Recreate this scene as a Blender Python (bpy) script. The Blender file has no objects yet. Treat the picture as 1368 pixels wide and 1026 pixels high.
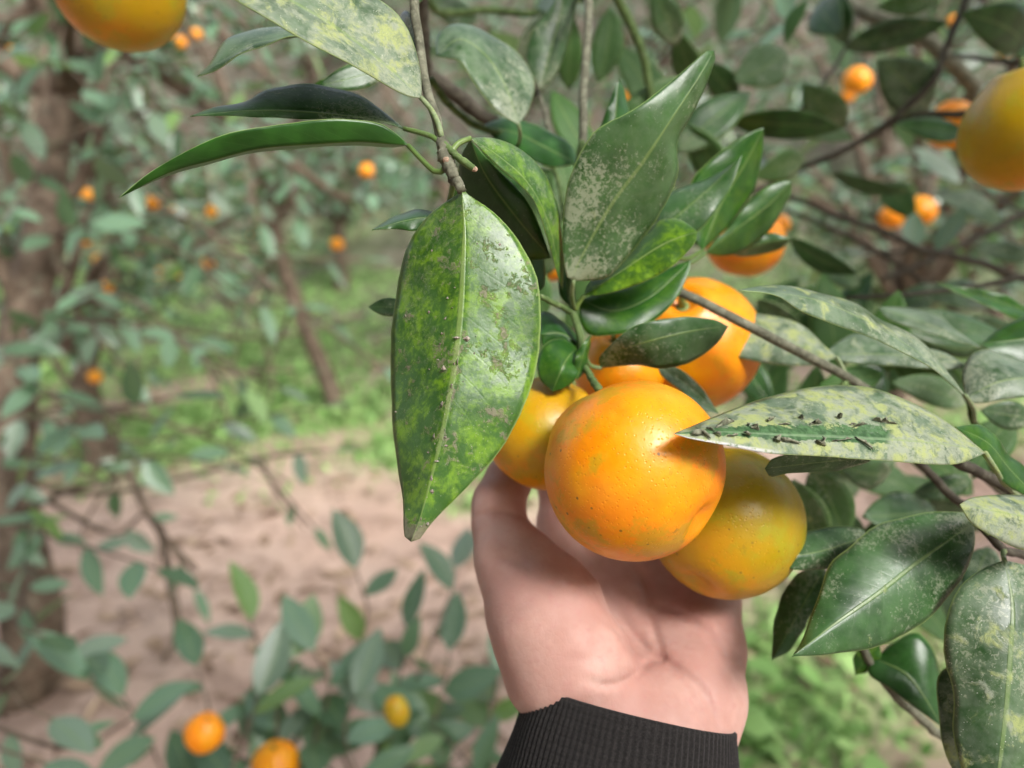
import bpy, math, random
import numpy as np
from mathutils import Vector, Matrix

random.seed(7)
RNG = np.random.default_rng(7)
SC = bpy.context.scene
COL = SC.collection
R = math.radians

# ------------------------------------------------------------------ camera
CAM_H, PITCH, HFOV = 1.35, 18.0, 68.0
FPX = 684.0 / math.tan(R(HFOV / 2))          # focal length in photograph pixels
cam_d = bpy.data.cameras.new('camera')
cam = bpy.data.objects.new('camera', cam_d)
COL.objects.link(cam)
cam.location = (0, 0, CAM_H)
cam.rotation_euler = (R(90 - PITCH), 0, 0)
cam_d.sensor_width = 36.0
cam_d.lens = 18.0 / math.tan(R(HFOV / 2))
cam_d.clip_start = 0.02
cam_d.clip_end = 500
cam_d.dof.use_dof = True
cam_d.dof.focus_distance = 0.25
cam_d.dof.aperture_fstop = 6.3
SC.camera = cam

# ------------------------------------------------------------------ sky, sun, exposure
SUN_EL, SUN_AZ = 46.0, 140.0                  # azimuth clockwise from +Y
world = bpy.data.worlds.new('World')
SC.world = world
world.use_nodes = True
wn = world.node_tree
wn.nodes.clear()
sky = wn.nodes.new('ShaderNodeTexSky')
sky.sky_type = 'NISHITA'
sky.sun_disc = False
sky.sun_elevation = R(SUN_EL)
sky.sun_rotation = R(SUN_AZ)
sky.air_density = 1.0
sky.dust_density = 4.0
sky.ozone_density = 0.6
hs = wn.nodes.new('ShaderNodeHueSaturation')
hs.inputs['Saturation'].default_value = 0.45   # a white overcast
bg = wn.nodes.new('ShaderNodeBackground')
bg.inputs['Strength'].default_value = 0.15
wo = wn.nodes.new('ShaderNodeOutputWorld')
wn.links.new(sky.outputs[0], hs.inputs['Color'])
wn.links.new(hs.outputs[0], bg.inputs['Color'])
wn.links.new(bg.outputs[0], wo.inputs['Surface'])

sun_d = bpy.data.lights.new('sun', 'SUN')
sun_d.energy = 1.5
sun_d.angle = R(15)
sun_d.color = (1.0, 0.985, 0.97)
sun = bpy.data.objects.new('sun', sun_d)
COL.objects.link(sun)
sv = Vector((math.sin(R(SUN_AZ)) * math.cos(R(SUN_EL)), math.cos(R(SUN_AZ)) * math.cos(R(SUN_EL)), math.sin(R(SUN_EL))))
sun.location = sv * 20
sun.rotation_euler = (-sv).to_track_quat('-Z', 'Y').to_euler()

SC.view_settings.view_transform = 'Standard'
SC.view_settings.look = 'None'
SC.view_settings.exposure = 1.2
SC.view_settings.gamma = 1.0
SC.view_settings.use_curve_mapping = False
SC.cycles.use_denoising = True
SC.cycles.max_bounces = 6
SC.cycles.transparent_max_bounces = 4
SC.cycles.sample_clamp_indirect = 6.0

# ------------------------------------------------------------------ helpers
CAM_R = np.array(cam.rotation_euler.to_matrix())
CAM_T = np.array((0, 0, CAM_H))


def Pn(px, py, d):
    """photograph pixel + depth in metres -> world (numpy, broadcast)"""
    px, py, d = np.broadcast_arrays(np.asarray(px, float), np.asarray(py, float), np.asarray(d, float))
    c = np.stack([(px - 684) / FPX * d, -(py - 513) / FPX * d, -d], -1)
    return c @ CAM_R.T + CAM_T


def P(px, py, d):
    return Vector(Pn(px, py, d))


def G(px, py):
    """photograph pixel -> point on the flat ground"""
    a = Pn(px, py, 1.0) - CAM_T
    t = -CAM_H / a[2]
    return Vector(CAM_T + a * t)


def catmull(pts, n):
    """resample a polyline smoothly to n points, even in arc length"""
    p = np.asarray(pts, float)
    if len(p) == 2:
        t = np.linspace(0, 1, n)[:, None]
        return p[0] * (1 - t) + p[1] * t
    q = np.vstack([2 * p[0] - p[1], p, 2 * p[-1] - p[-2]])
    out = []
    for i in range(len(p) - 1):
        a, b, c, d = q[i:i + 4]
        t = np.linspace(0, 1, 12, endpoint=False)[:, None]
        out.append(0.5 * (2 * b + (c - a) * t + (2 * a - 5 * b + 4 * c - d) * t ** 2 + (3 * b - a - 3 * c + d) * t ** 3))
    out.append(p[-1:])
    s = np.vstack(out)
    L = np.concatenate([[0], np.cumsum(np.linalg.norm(np.diff(s, axis=0), axis=1))])
    u = np.linspace(0, L[-1], n)
    return np.stack([np.interp(u, L, s[:, k]) for k in range(s.shape[1])], -1)


def mesh_obj(name, verts, faces, mats, parent=None, origin=None, smooth=True, uv=None, midx=None):
    v = np.asarray(verts, float)
    o = np.zeros(3) if origin is None else np.asarray(origin, float)
    me = bpy.data.meshes.new(name)
    me.from_pydata((v - o).tolist(), [], [tuple(f) for f in faces])
    if uv is not None:
        lay = me.uv_layers.new(name='UVMap')
        li = np.empty(len(me.loops), dtype=np.int32)
        me.loops.foreach_get('vertex_index', li)
        lay.data.foreach_set('uv', np.asarray(uv, np.float32)[li].ravel())
    for m in (mats if isinstance(mats, (list, tuple)) else [mats]):
        me.materials.append(m)
    if midx is not None:
        me.polygons.foreach_set('material_index', np.asarray(midx, np.int32))
    if smooth:
        me.polygons.foreach_set('use_smooth', [True] * len(me.polygons))
    me.update()
    ob = bpy.data.objects.new(name, me)
    COL.objects.link(ob)
    ob.location = o
    if parent is not None:
        ob.parent = parent
        ob.matrix_parent_inverse = wmat(parent).inverted()
    return ob


def wmat(o):
    m = o.matrix_basis.copy()
    if o.parent:
        m = wmat(o.parent) @ o.matrix_parent_inverse @ m
    return m


def empty(name, loc, label=None, cat=None, group=None):
    e = bpy.data.objects.new(name, None)
    e.empty_display_size = 0.05
    COL.objects.link(e)
    e.location = loc
    tag(e, label, cat, group)
    return e


def tag(o, label=None, cat=None, group=None, kind=None):
    if label: o['label'] = label
    if cat: o['category'] = cat
    if group: o['group'] = group
    if kind: o['kind'] = kind
    return o


def tube_geo(path, rad, sides=8, noise=0.0, base=0, cap=True):
    """verts, faces of a tapered tube along a world-space path"""
    p = np.asarray(path, float)
    n = len(p)
    r = np.interp(np.linspace(0, 1, n), np.linspace(0, 1, len(rad)), rad)
    t = np.gradient(p, axis=0)
    t /= np.linalg.norm(t, axis=1)[:, None] + 1e-12
    ref = np.array((0.31, 0.17, 0.93)) if abs(t[0, 2]) < 0.9 else np.array((1.0, 0.1, 0))
    vs, fs = [], []
    a = np.linspace(0, 2 * math.pi, sides, endpoint=False)
    s = np.cross(t[0], ref); s /= np.linalg.norm(s)
    for i in range(n):
        s = s - t[i] * s.dot(t[i]); s /= np.linalg.norm(s)
        b = np.cross(t[i], s)
        rr = r[i] * (1 + noise * RNG.normal(size=sides))
        vs.append(p[i] + (np.cos(a) * rr)[:, None] * s + (np.sin(a) * rr)[:, None] * b)
    vs = np.vstack(vs)
    for i in range(n - 1):
        for k in range(sides):
            k2 = (k + 1) % sides
            fs.append((base + i * sides + k, base + i * sides + k2, base + (i + 1) * sides + k2, base + (i + 1) * sides + k))
    if cap:
        fs.append(tuple(base + k for k in range(sides))[::-1])
        fs.append(tuple(base + (n - 1) * sides + k for k in range(sides)))
    return vs, fs


# ------------------------------------------------------------------ materials
class NT:
    def __init__(self, name):
        self.m = bpy.data.materials.new(name)
        self.m.use_nodes = True
        self.t = self.m.node_tree
        self.t.nodes.clear()
        self.out = self.n('OutputMaterial')

    def n(self, kind, **kw):
        nd = self.t.nodes.new('ShaderNode' + kind)
        for k, v in kw.items():
            setattr(nd, k, v)
        return nd

    def set(self, sock, v):
        if isinstance(v, bpy.types.NodeSocket):
            self.t.links.new(v, sock)
        elif v is not None:
            if sock.type == 'RGBA' and len(v) == 3:
                v = (*v, 1)
            sock.default_value = v

    def math(self, op, a, b=None, c=None, clamp=False):
        nd = self.n('Math', operation=op, use_clamp=clamp)
        for i, x in enumerate((a, b, c)):
            if x is not None:
                self.set(nd.inputs[i], x)
        return nd.outputs[0]

    def mix(self, f, a, b, blend='MIX'):
        nd = self.n('Mix', data_type='RGBA', blend_type=blend)
        self.set(nd.inputs[0], f)
        self.set(nd.inputs[6], a)
        self.set(nd.inputs[7], b)
        return nd.outputs[2]

    def step(self, x, lo, hi, a=0.0, b=1.0):
        nd = self.n('MapRange', interpolation_type='SMOOTHSTEP')
        for i, v in enumerate((x, lo, hi, a, b)):
            self.set(nd.inputs[i], v)
        return nd.outputs[0]

    def noise(self, vec, scale, detail=4.0, rough=0.55, dist=0.0):
        nd = self.n('TexNoise')
        self.set(nd.inputs['Vector'], vec)
        for k, v in (('Scale', scale), ('Detail', detail), ('Roughness', rough), ('Distortion', dist)):
            self.set(nd.inputs[k], v)
        return nd.outputs['Fac']

    def voro(self, vec, scale, feature='F1', out='Distance', rnd=1.0):
        nd = self.n('TexVoronoi', feature=feature)
        self.set(nd.inputs['Vector'], vec)
        self.set(nd.inputs['Scale'], scale)
        self.set(nd.inputs['Randomness'], rnd)
        return nd.outputs[out]

    def coords(self, spread=40.0):
        """object coordinates shifted by a random amount for each object"""
        tc = self.n('TexCoord')
        oi = self.n('ObjectInfo')
        sc = self.math('MULTIPLY', oi.outputs['Random'], spread)
        ad = self.n('VectorMath', operation='ADD')
        self.set(ad.inputs[0], tc.outputs['Object'])
        self.set(ad.inputs[1], sc)
        return ad.outputs[0], tc, oi

    def bump(self, h, strength, dist, normal=None):
        nd = self.n('Bump')
        self.set(nd.inputs['Height'], h)
        self.set(nd.inputs['Strength'], strength)
        self.set(nd.inputs['Distance'], dist)
        if normal is not None:
            self.set(nd.inputs['Normal'], normal)
        return nd.outputs[0]

    def pbsdf(self, **kw):
        b = self.n('BsdfPrincipled')
        for k, v in kw.items():
            self.set(b.inputs[k.replace('_', ' ')], v)
        return b.outputs[0]

    def finish(self, sh):
        self.t.links.new(sh, self.out.inputs['Surface'])
        return self.m


def leaf_material(name, scar=False, under=False, base=((0.008, 0.046, 0.005), (0.022, 0.100, 0.011)), trans=0.16):
    """citrus leaf.  object colour: r lichen, g dust, b yellow mottling, a grime"""
    N = NT(name)
    vec, tc, oi = N.coords()
    sep = N.n('SeparateColor')
    N.set(sep.inputs[0], oi.outputs['Color'])
    lich, dust, yel = sep.outputs[0], sep.outputs[1], sep.outputs[2]
    grime = oi.outputs['Alpha']
    uvx = N.n('SeparateXYZ')
    N.set(uvx.inputs[0], tc.outputs['UV'])
    U, V = uvx.outputs[0], uvx.outputs[1]
    au = N.math('ABSOLUTE', N.math('MULTIPLY_ADD', U, 2.0, -1.0))
    big = N.noise(vec, 70, 3)
    mid = N.noise(vec, 230, 5, 0.6)
    fine = N.noise(vec, 900, 3, 0.6)
    c = N.mix(N.step(big, 0.35, 0.7), (*base[0], 1), (*base[1], 1))
    if under:
        c = N.mix(0.65, c, (0.065, 0.15, 0.032, 1))
    # yellowing
    c = N.mix(N.math('MULTIPLY', yel, 0.62, clamp=True), c, N.mix(big, (0.020, 0.095, 0.006, 1), (0.042, 0.150, 0.010, 1)))
    yn = N.math('ADD', N.math('MULTIPLY', N.noise(vec, 130, 6, 0.65, 0.5), 0.6), N.math('MULTIPLY', N.noise(vec, 420, 5, 0.7, 0.4), 0.4))
    ym = N.math('MULTIPLY', N.step(yn, 0.44, 0.62), N.math('MULTIPLY', N.step(yel, 0.25, 1.0), 0.9))
    c = N.mix(ym, c, (0.20, 0.38, 0.010, 1))
    c = N.mix(N.math('MULTIPLY', N.step(yel, 0.5, 1.0), 0.16), c, (0.13, 0.24, 0.02, 1))
    # side veins
    ph = N.math('FRACT', N.math('ADD', N.math('MULTIPLY', V, 13.0), N.math('MULTIPLY', au, -2.2)))
    vein = N.math('MULTIPLY', N.step(N.math('ABSOLUTE', N.math('SUBTRACT', ph, 0.5)), 0.07, 0.0), N.step(au, 1.0, 0.3))
    c = N.mix(N.math('MULTIPLY', vein, 0.10), c, (0.12, 0.24, 0.07, 1))
    # dust film
    df = N.math('MULTIPLY', N.math('POWER', dust, 1.6), N.step(N.math('ADD', N.math('MULTIPLY', mid, 0.6), N.math('MULTIPLY', big, 0.5)), 0.30, 0.70), clamp=True)
    c = N.mix(N.math('MULTIPLY', df, 0.66), c, N.mix(fine, (0.20, 0.25, 0.19, 1), (0.34, 0.37, 0.29, 1)))
    # crumbly pale crust, heavier towards the base of the leaf
    low = N.math('ADD', N.noise(vec, 55, 4, 0.6), N.math('MULTIPLY_ADD', V, -0.34, 0.12))
    kr = N.noise(vec, 620, 7, 0.75, 0.8)
    kf = N.math('MULTIPLY', N.step(N.math('ADD', kr, N.math('MULTIPLY_ADD', low, 0.55, -0.275)), 0.525, 0.60), N.step(dust, 0.18, 0.50))
    c = N.mix(N.math('MULTIPLY', kf, 0.62), c, (0.34, 0.37, 0.26, 1))
    # pale specks of dirt
    sp = N.step(N.voro(vec, 720), 0.16, 0.07)
    sp = N.math('MULTIPLY', sp, N.step(N.noise(vec, 120, 3), 0.47, 0.62))
    sp = N.math('MULTIPLY', sp, N.math('MULTIPLY', N.math('ADD', dust, lich), 1.3), clamp=True)
    c = N.mix(sp, c, (0.50, 0.52, 0.42, 1))
    # lichen crust
    ln = N.noise(vec, 95, 9, 0.68, 0.5)
    th = N.math('MULTIPLY_ADD', lich, -0.36, 0.74)
    lf = N.math('MULTIPLY', N.step(ln, N.math('SUBTRACT', th, 0.05), N.math('ADD', th, 0.07)), N.step(kr, 0.33, 0.50, 0.35, 1.0))
    lc = N.mix(N.step(N.noise(vec, 190, 5, 0.65), 0.42, 0.60), (0.30, 0.335, 0.245, 1), (0.36, 0.405, 0.15, 1))
    c = N.mix(N.math('MULTIPLY', lf, 0.86), c, lc)
    # brown grime
    gn = N.math('ADD', N.math('MULTIPLY', N.noise(vec, 90, 6, 0.66, 0.3), 0.55), N.math('MULTIPLY', N.noise(vec, 420, 6, 0.72, 0.5), 0.45))
    gth = N.math('MULTIPLY_ADD', grime, -0.30, 0.71)
    gth = N.math('SUBTRACT', gth, N.math('MULTIPLY', N.step(V, 0.90, 0.99), N.math('MULTIPLY', grime, 0.35)))
    gf = N.step(gn, gth, N.math('ADD', gth, 0.07))
    c = N.mix(N.math('MULTIPLY', gf, 0.8), c, N.mix(fine, (0.10, 0.085, 0.06, 1), (0.30, 0.25, 0.19, 1)))
    # midrib and rim
    rib = N.step(au, 0.048, 0.020)
    c = N.mix(N.math('MULTIPLY', rib, N.math('MULTIPLY_ADD', N.step(yel, 0.5, 1.0), 0.35, 0.42)), c, N.mix(mid, (0.17, 0.27, 0.06, 1), (0.30, 0.38, 0.14, 1)))
    rim = N.step(au, 0.965, 0.99)
    c = N.mix(N.math('MULTIPLY', rim, 0.7), c, (0.30, 0.42, 0.14, 1))
    rough = N.math('ADD', N.math('MULTIPLY_ADD', df, 0.16, 0.31), N.math('ADD', N.math('MULTIPLY', lf, 0.3), N.math('MULTIPLY', gf, 0.25)))
    h = N.math('ADD', N.math('MULTIPLY', vein, -0.08), N.math('ADD', N.math('MULTIPLY', mid, 0.7), N.math('ADD', N.math('MULTIPLY', lf, 0.8), N.math('MULTIPLY', gf, 1.2))))
    h = N.math('ADD', h, N.math('MULTIPLY', rib, 0.8))
    if scar:
        ed = N.math('MULTIPLY_ADD', N.noise(vec, 330, 6, 0.7), 0.75, -0.22)
        sf = N.math('MULTIPLY', N.step(N.math('ADD', au, ed), 0.40, 0.35), N.math('MULTIPLY', N.step(V, 0.30, 0.33), 1.0))
        sc_c = N.mix(N.step(N.noise(vec, 500, 4), 0.35, 0.65), (0.026, 0.075, 0.022, 1), (0.075, 0.165, 0.060, 1))
        sc_c = N.mix(N.math('MULTIPLY', N.step(au, 0.05, 0.02), 0.35), sc_c, (0.30, 0.42, 0.24, 1))
        c = N.mix(sf, c, sc_c)
        wv = N.math('MULTIPLY', N.step(V, 0.62, 0.74), N.step(U, 0.86, 0.95))
        wv = N.math('MULTIPLY', wv, N.step(fine, 0.35, 0.5))
        c = N.mix(wv, c, (0.55, 0.55, 0.54, 1))
        h = N.math('SUBTRACT', h, N.math('MULTIPLY', sf, 1.5))
    nrm = N.bump(h, 0.35, 0.0006)
    if under:
        rough = 0.55
    b = N.pbsdf(Base_Color=c, Roughness=rough, Normal=nrm, Specular_IOR_Level=0.38 if not under else 0.25)
    tr = N.n('BsdfTranslucent')
    N.set(tr.inputs['Color'], N.mix(0.6, c, (0.22, 0.42, 0.02, 1)))
    ms = N.n('MixShader')
    N.set(ms.inputs[0], N.math('MULTIPLY_ADD', yel, 0.15, trans * 0.6))
    N.t.links.new(b, ms.inputs[1])
    N.t.links.new(tr.outputs[0], ms.inputs[2])
    return N.finish(ms.outputs[0])


def far_leaf_material(name):
    N = NT(name)
    vec, tc, oi = N.coords()
    at = N.n('Attribute', attribute_name='tint')
    rnd = N.math('FRACT', N.math('ADD', at.outputs['Fac'], oi.outputs['Random']))
    c = N.mix(N.step(rnd, 0.0, 0.8), (0.042, 0.105, 0.045, 1), (0.130, 0.240, 0.140, 1))
    c = N.mix(N.step(N.math('FRACT', N.math('MULTIPLY', rnd, 7.3)), 0.62, 0.95, 0, 0.75), c, (0.18, 0.235, 0.18, 1))
    c = N.mix(N.step(rnd, 0.90, 0.96, 0, 0.8), c, (0.17, 0.30, 0.05, 1))
    c = N.mix(N.math('MULTIPLY', N.step(N.noise(vec, 60, 5, 0.6), 0.45, 0.62), 0.5), c, (0.20, 0.25, 0.19, 1))
    uvx = N.n('SeparateXYZ')
    N.set(uvx.inputs[0], tc.outputs['UV'])
    au = N.math('ABSOLUTE', N.math('MULTIPLY_ADD', uvx.outputs[0], 2.0, -1.0))
    c = N.mix(N.step(au, 0.08, 0.03, 0, 0.5), c, (0.22, 0.32, 0.12, 1))
    b = N.pbsdf(Base_Color=c, Roughness=0.27, Specular_IOR_Level=0.65, Normal=N.bump(N.noise(vec, 180, 3), 0.2, 0.001))
    tr = N.n('BsdfTranslucent')
    N.set(tr.inputs['Color'], N.mix(0.5, c, (0.2, 0.4, 0.04, 1)))
    ms = N.n('MixShader')
    N.set(ms.inputs[0], 0.25)
    N.t.links.new(b, ms.inputs[1])
    N.t.links.new(tr.outputs[0], ms.inputs[2])
    return N.finish(ms.outputs[0])


def peel_material():
    """mandarin peel.  object colour: r how green-yellow, g marks, b low-frequency blotches"""
    N = NT('mandarin_peel')
    vec, tc, oi = N.coords()
    sep = N.n('SeparateColor')
    N.set(sep.inputs[0], oi.outputs['Color'])
    gre, marks, blot = sep.outputs
    xyz = N.n('SeparateXYZ')
    N.set(xyz.inputs[0], tc.outputs['Object'])
    low = N.noise(vec, 28, 3)
    c = N.mix(N.step(N.noise(vec, 48, 5, 0.6), 0.36, 0.64), (0.80, 0.225, 0.000, 1), (0.80, 0.305, 0.000, 1))
    # riper towards the blossom end (local -Z)
    zz = N.math('ADD', N.math('MULTIPLY', xyz.outputs[2], 15.0), N.math('MULTIPLY_ADD', low, 1.2, -0.6))
    zz = N.math('ADD', zz, N.math('MULTIPLY_ADD', gre, 0.9, -0.45))
    gf = N.math('MULTIPLY', N.step(zz, -0.50, 0.45), gre)
    c = N.mix(gf, c, (0.36, 0.25, 0.002, 1))
    gp = N.math('MULTIPLY', N.step(N.noise(vec, 60, 6, 0.64), 0.50, 0.62), blot)
    c = N.mix(N.math('MULTIPLY', gp, 0.65), c, (0.33, 0.31, 0.012, 1))
    # oil glands
    cell = N.voro(vec, 620)
    pore = N.step(cell, 0.30, 0.08)
    c = N.mix(N.math('MULTIPLY', pore, 0.16), c, (0.70, 0.16, 0.002, 1))
    # dark marks and scratches
    s1 = N.math('MULTIPLY', N.step(N.voro(vec, 190), 0.13, 0.06), N.step(N.noise(vec, 50, 2), 0.42, 0.50))
    s2 = N.math('MULTIPLY', N.step(N.noise(vec, 300, 6, 0.7, 0.6), 0.57, 0.66), N.step(N.noise(vec, 45, 3), 0.50, 0.60))
    sm = N.math('MULTIPLY', N.math('ADD', s1, N.math('MULTIPLY', s2, 0.6), clamp=True), marks, clamp=True)
    c = N.mix(N.math('MULTIPLY', sm, 0.8), c, (0.13, 0.085, 0.012, 1))
    wb = N.math('MULTIPLY', N.step(N.noise(vec, 70, 5), 0.55, 0.75), 0.12)
    c = N.mix(wb, c, (0.72, 0.33, 0.04, 1))
    h = N.math('ADD', N.math('MULTIPLY', pore, -0.6), N.math('MULTIPLY', N.noise(vec, 160, 3), 1.2))
    b = N.pbsdf(Base_Color=c, Roughness=N.math('MULTIPLY_ADD', N.noise(vec, 260, 3), 0.2, 0.27), Specular_IOR_Level=0.45,
                Normal=N.bump(h, 0.32, 0.0007), Subsurface_Weight=0.12, Subsurface_Radius=(1.0, 0.4, 0.08), Subsurface_Scale=0.006)
    return N.finish(b)


def bark_material(name, a, b_, lich=0.3, scale=1.0):
    N = NT(name)
    vec, tc, oi = N.coords()
    st = N.n('Mapping')
    N.set(st.inputs['Vector'], vec)
    n1 = N.noise(vec, 60 * scale, 8, 0.65, 0.4)
    n2 = N.noise(vec, 300 * scale, 5, 0.65)
    c = N.mix(N.step(n1, 0.35, 0.68), (*a, 1), (*b_, 1))
    c = N.mix(N.math('MULTIPLY', N.step(N.noise(vec, 130 * scale, 6), 0.56, 0.66), lich), c, (0.27, 0.28, 0.20, 1))
    h = N.math('ADD', n1, N.math('MULTIPLY', n2, 0.5))
    return N.finish(N.pbsdf(Base_Color=c, Roughness=0.8, Normal=N.bump(h, 0.6, 0.0015 / scale), Specular_IOR_Level=0.25))


def simple_material(name, a, b_, scale, rough=0.7, bump=0.3, dist=0.001, sss=0.0, spec=0.4):
    N = NT(name)
    vec, tc, oi = N.coords()
    n1 = N.noise(vec, scale, 6, 0.6)
    c = N.mix(N.step(n1, 0.3, 0.7), (*a, 1), (*b_, 1))
    return N.finish(N.pbsdf(Base_Color=c, Roughness=rough, Normal=N.bump(n1, bump, dist), Specular_IOR_Level=spec))


def skin_material():
    N = NT('skin')
    vec, tc, oi = N.coords(0.0)
    lo = N.noise(vec, 45, 4)
    mi = N.noise(vec, 260, 5, 0.6)
    c = N.mix(N.step(lo, 0.35, 0.68), (0.42, 0.228, 0.190, 1), (0.50, 0.305, 0.258, 1))
    c = N.mix(N.math('MULTIPLY', N.step(mi, 0.5, 0.75), 0.30), c, (0.42, 0.175, 0.17, 1))
    stv = N.n('Mapping')
    N.set(stv.inputs['Vector'], vec)
    stv.inputs['Scale'].default_value = (1.0, 0.45, 0.45)
    stv.inputs['Rotation'].default_value = (0.2, 0.0, 0.7)
    lines = N.voro(stv.outputs[0], 620, 'DISTANCE_TO_EDGE')
    h = N.math('ADD', N.math('MULTIPLY', N.step(lines, 0.0, 0.12), 0.18), N.math('MULTIPLY', mi, 1.3))
    b = N.pbsdf(Base_Color=c, Roughness=N.math('MULTIPLY_ADD', mi, 0.2, 0.48), Specular_IOR_Level=0.30, Normal=N.bump(h, 0.28, 0.0006),
                Subsurface_Weight=0.30, Subsurface_Radius=(1.0, 0.36, 0.22), Subsurface_Scale=0.005)
    return N.finish(b)


def knit_material():
    N = NT('knit_cuff')
    vec, tc, oi = N.coords(0.0)
    uvx = N.n('SeparateXYZ')
    N.set(uvx.inputs[0], tc.outputs['UV'])
    st = N.math('FRACT', N.math('MULTIPLY', uvx.outputs[1], 110.0))
    st = N.step(N.math('ABSOLUTE', N.math('SUBTRACT', st, 0.5)), 0.5, 0.15)
    lint = N.noise(vec, 1500, 3, 0.7)
    c = N.mix(N.step(lint, 0.4, 0.75), (0.009, 0.008, 0.008, 1), (0.024, 0.021, 0.020, 1))
    h = N.math('ADD', N.math('MULTIPLY', st, 0.8), lint)
    b = N.pbsdf(Base_Color=c, Roughness=0.9, Specular_IOR_Level=0.2, Sheen_Weight=0.10, Sheen_Roughness=0.5, Normal=N.bump(h, 0.5, 0.0006))
    return N.finish(b)


def ground_material():
    N = NT('orchard_soil')
    tc = N.n('TexCoord')
    v = tc.outputs['Object']
    n1 = N.noise(v, 1.3, 6, 0.6)
    n2 = N.noise(v, 9, 8, 0.65)
    n3 = N.noise(v, 60, 5, 0.65)
    c = N.mix(N.step(n1, 0.35, 0.66), (0.42, 0.29, 0.225, 1), (0.50, 0.37, 0.295, 1))
    c = N.mix(N.math('MULTIPLY', N.step(n2, 0.47, 0.62), 0.60), c, (0.21, 0.14, 0.105, 1))
    c = N.mix(N.math('MULTIPLY', N.step(n3, 0.52, 0.70), 0.4), c, (0.50, 0.38, 0.30, 1))
    # far slope's shading and ground cover put into the colour; then moss and weeds
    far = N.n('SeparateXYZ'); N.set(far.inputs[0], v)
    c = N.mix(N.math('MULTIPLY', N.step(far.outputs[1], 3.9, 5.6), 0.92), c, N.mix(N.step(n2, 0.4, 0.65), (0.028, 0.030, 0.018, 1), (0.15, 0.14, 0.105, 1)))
    at = N.n('Attribute', attribute_name='green')
    g = N.math('MULTIPLY', at.outputs['Fac'], N.step(N.noise(v, 5, 6, 0.6), 0.28, 0.50))
    c = N.mix(N.math('MULTIPLY', g, 0.85), c, (0.18, 0.30, 0.09, 1))
    h = N.math('ADD', N.math('MULTIPLY', n2, 1.0), N.math('MULTIPLY', n3, 0.35))
    return N.finish(N.pbsdf(Base_Color=c, Roughness=0.92, Specular_IOR_Level=0.2, Normal=N.bump(h, 0.7, 0.04)))


def grass_material():
    N = NT('grass_blades')
    at = N.n('Attribute', attribute_name='tint')
    c = N.mix(at.outputs['Fac'], (0.12, 0.27, 0.055, 1), (0.36, 0.54, 0.19, 1))
    b = N.pbsdf(Base_Color=c, Roughness=0.5, Specular_IOR_Level=0.35)
    tr = N.n('BsdfTranslucent')
    N.set(tr.inputs['Color'], c)
    ms = N.n('MixShader')
    N.set(ms.inputs[0], 0.3)
    N.t.links.new(b, ms.inputs[1])
    N.t.links.new(tr.outputs[0], ms.inputs[2])
    return N.finish(ms.outputs[0])


def litter_material():
    N = NT('dry_litter')
    at = N.n('Attribute', attribute_name='tint')
    c = N.mix(at.outputs['Fac'], (0.13, 0.08, 0.05, 1), (0.42, 0.31, 0.21, 1))
    return N.finish(N.pbsdf(Base_Color=c, Roughness=0.8, Specular_IOR_Level=0.25))


M_LEAF = leaf_material('leaf_upper')
M_SCAR = leaf_material('leaf_upper_scarred', scar=True)
M_UNDER = leaf_material('leaf_under', under=True, trans=0.14)
M_FAR = far_leaf_material('leaf_background')
M_PEEL = peel_material()
M_TWIG = bark_material('twig_bark', (0.085, 0.085, 0.058), (0.19, 0.19, 0.135), 0.5, 3.0)
M_TWIG_G = bark_material('green_twig', (0.06, 0.10, 0.03), (0.12, 0.18, 0.06), 0.25, 3.0)
M_TWIG_D = bark_material('dark_twig', (0.045, 0.038, 0.028), (0.085, 0.075, 0.055), 0.2, 3.0)
M_BARK = bark_material('trunk_bark', (0.065, 0.045, 0.030), (0.17, 0.125, 0.088), 0.35, 0.35)
M_CALYX = simple_material('calyx_green', (0.10, 0.17, 0.035), (0.22, 0.27, 0.09), 400, 0.6)
M_CALLUS = simple_material('leaf_scar_tissue', (0.20, 0.14, 0.09), (0.50, 0.34, 0.25), 1500, 0.7)
M_FLAKE = simple_material('peeled_skin', (0.10, 0.10, 0.065), (0.26, 0.27, 0.19), 700, 0.8)
M_CRUMB = simple_material('dirt_crumb', (0.12, 0.085, 0.06), (0.40, 0.36, 0.30), 900, 0.9)
M_SKIN = skin_material()
M_NAIL = simple_material('nail', (0.68, 0.42, 0.36), (0.75, 0.52, 0.46), 120, 0.3)
M_KNIT = knit_material()
M_SOIL = ground_material()
M_GRASS = grass_material()
M_LITTER = litter_material()
M_STONE = simple_material('clod', (0.24, 0.165, 0.125), (0.42, 0.31, 0.24), 30, 0.9, 0.5, 0.01)

# ------------------------------------------------------------------ ground
LAWN = [(-0.95, 3.75, 1.75, 1.05, 1.0), (-2.6, 4.2, 1.6, 1.2, 0.9), (0.55, 1.62, 0.42, 0.34, 1.0), (0.95, 1.75, 0.40, 0.40, 0.7), (-0.2, 5.0, 2.4, 1.0, 0.6),
        (2.0, 4.4, 1.6, 1.3, 0.55), (-0.25, 2.85, 0.5, 0.3, 0.45), (0.15, 1.75, 0.25, 0.2, 0.25), (-3.5, 7.0, 3.0, 2.0, 0.5), (2.5, 7.5, 3.0, 2.0, 0.4)]


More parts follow.
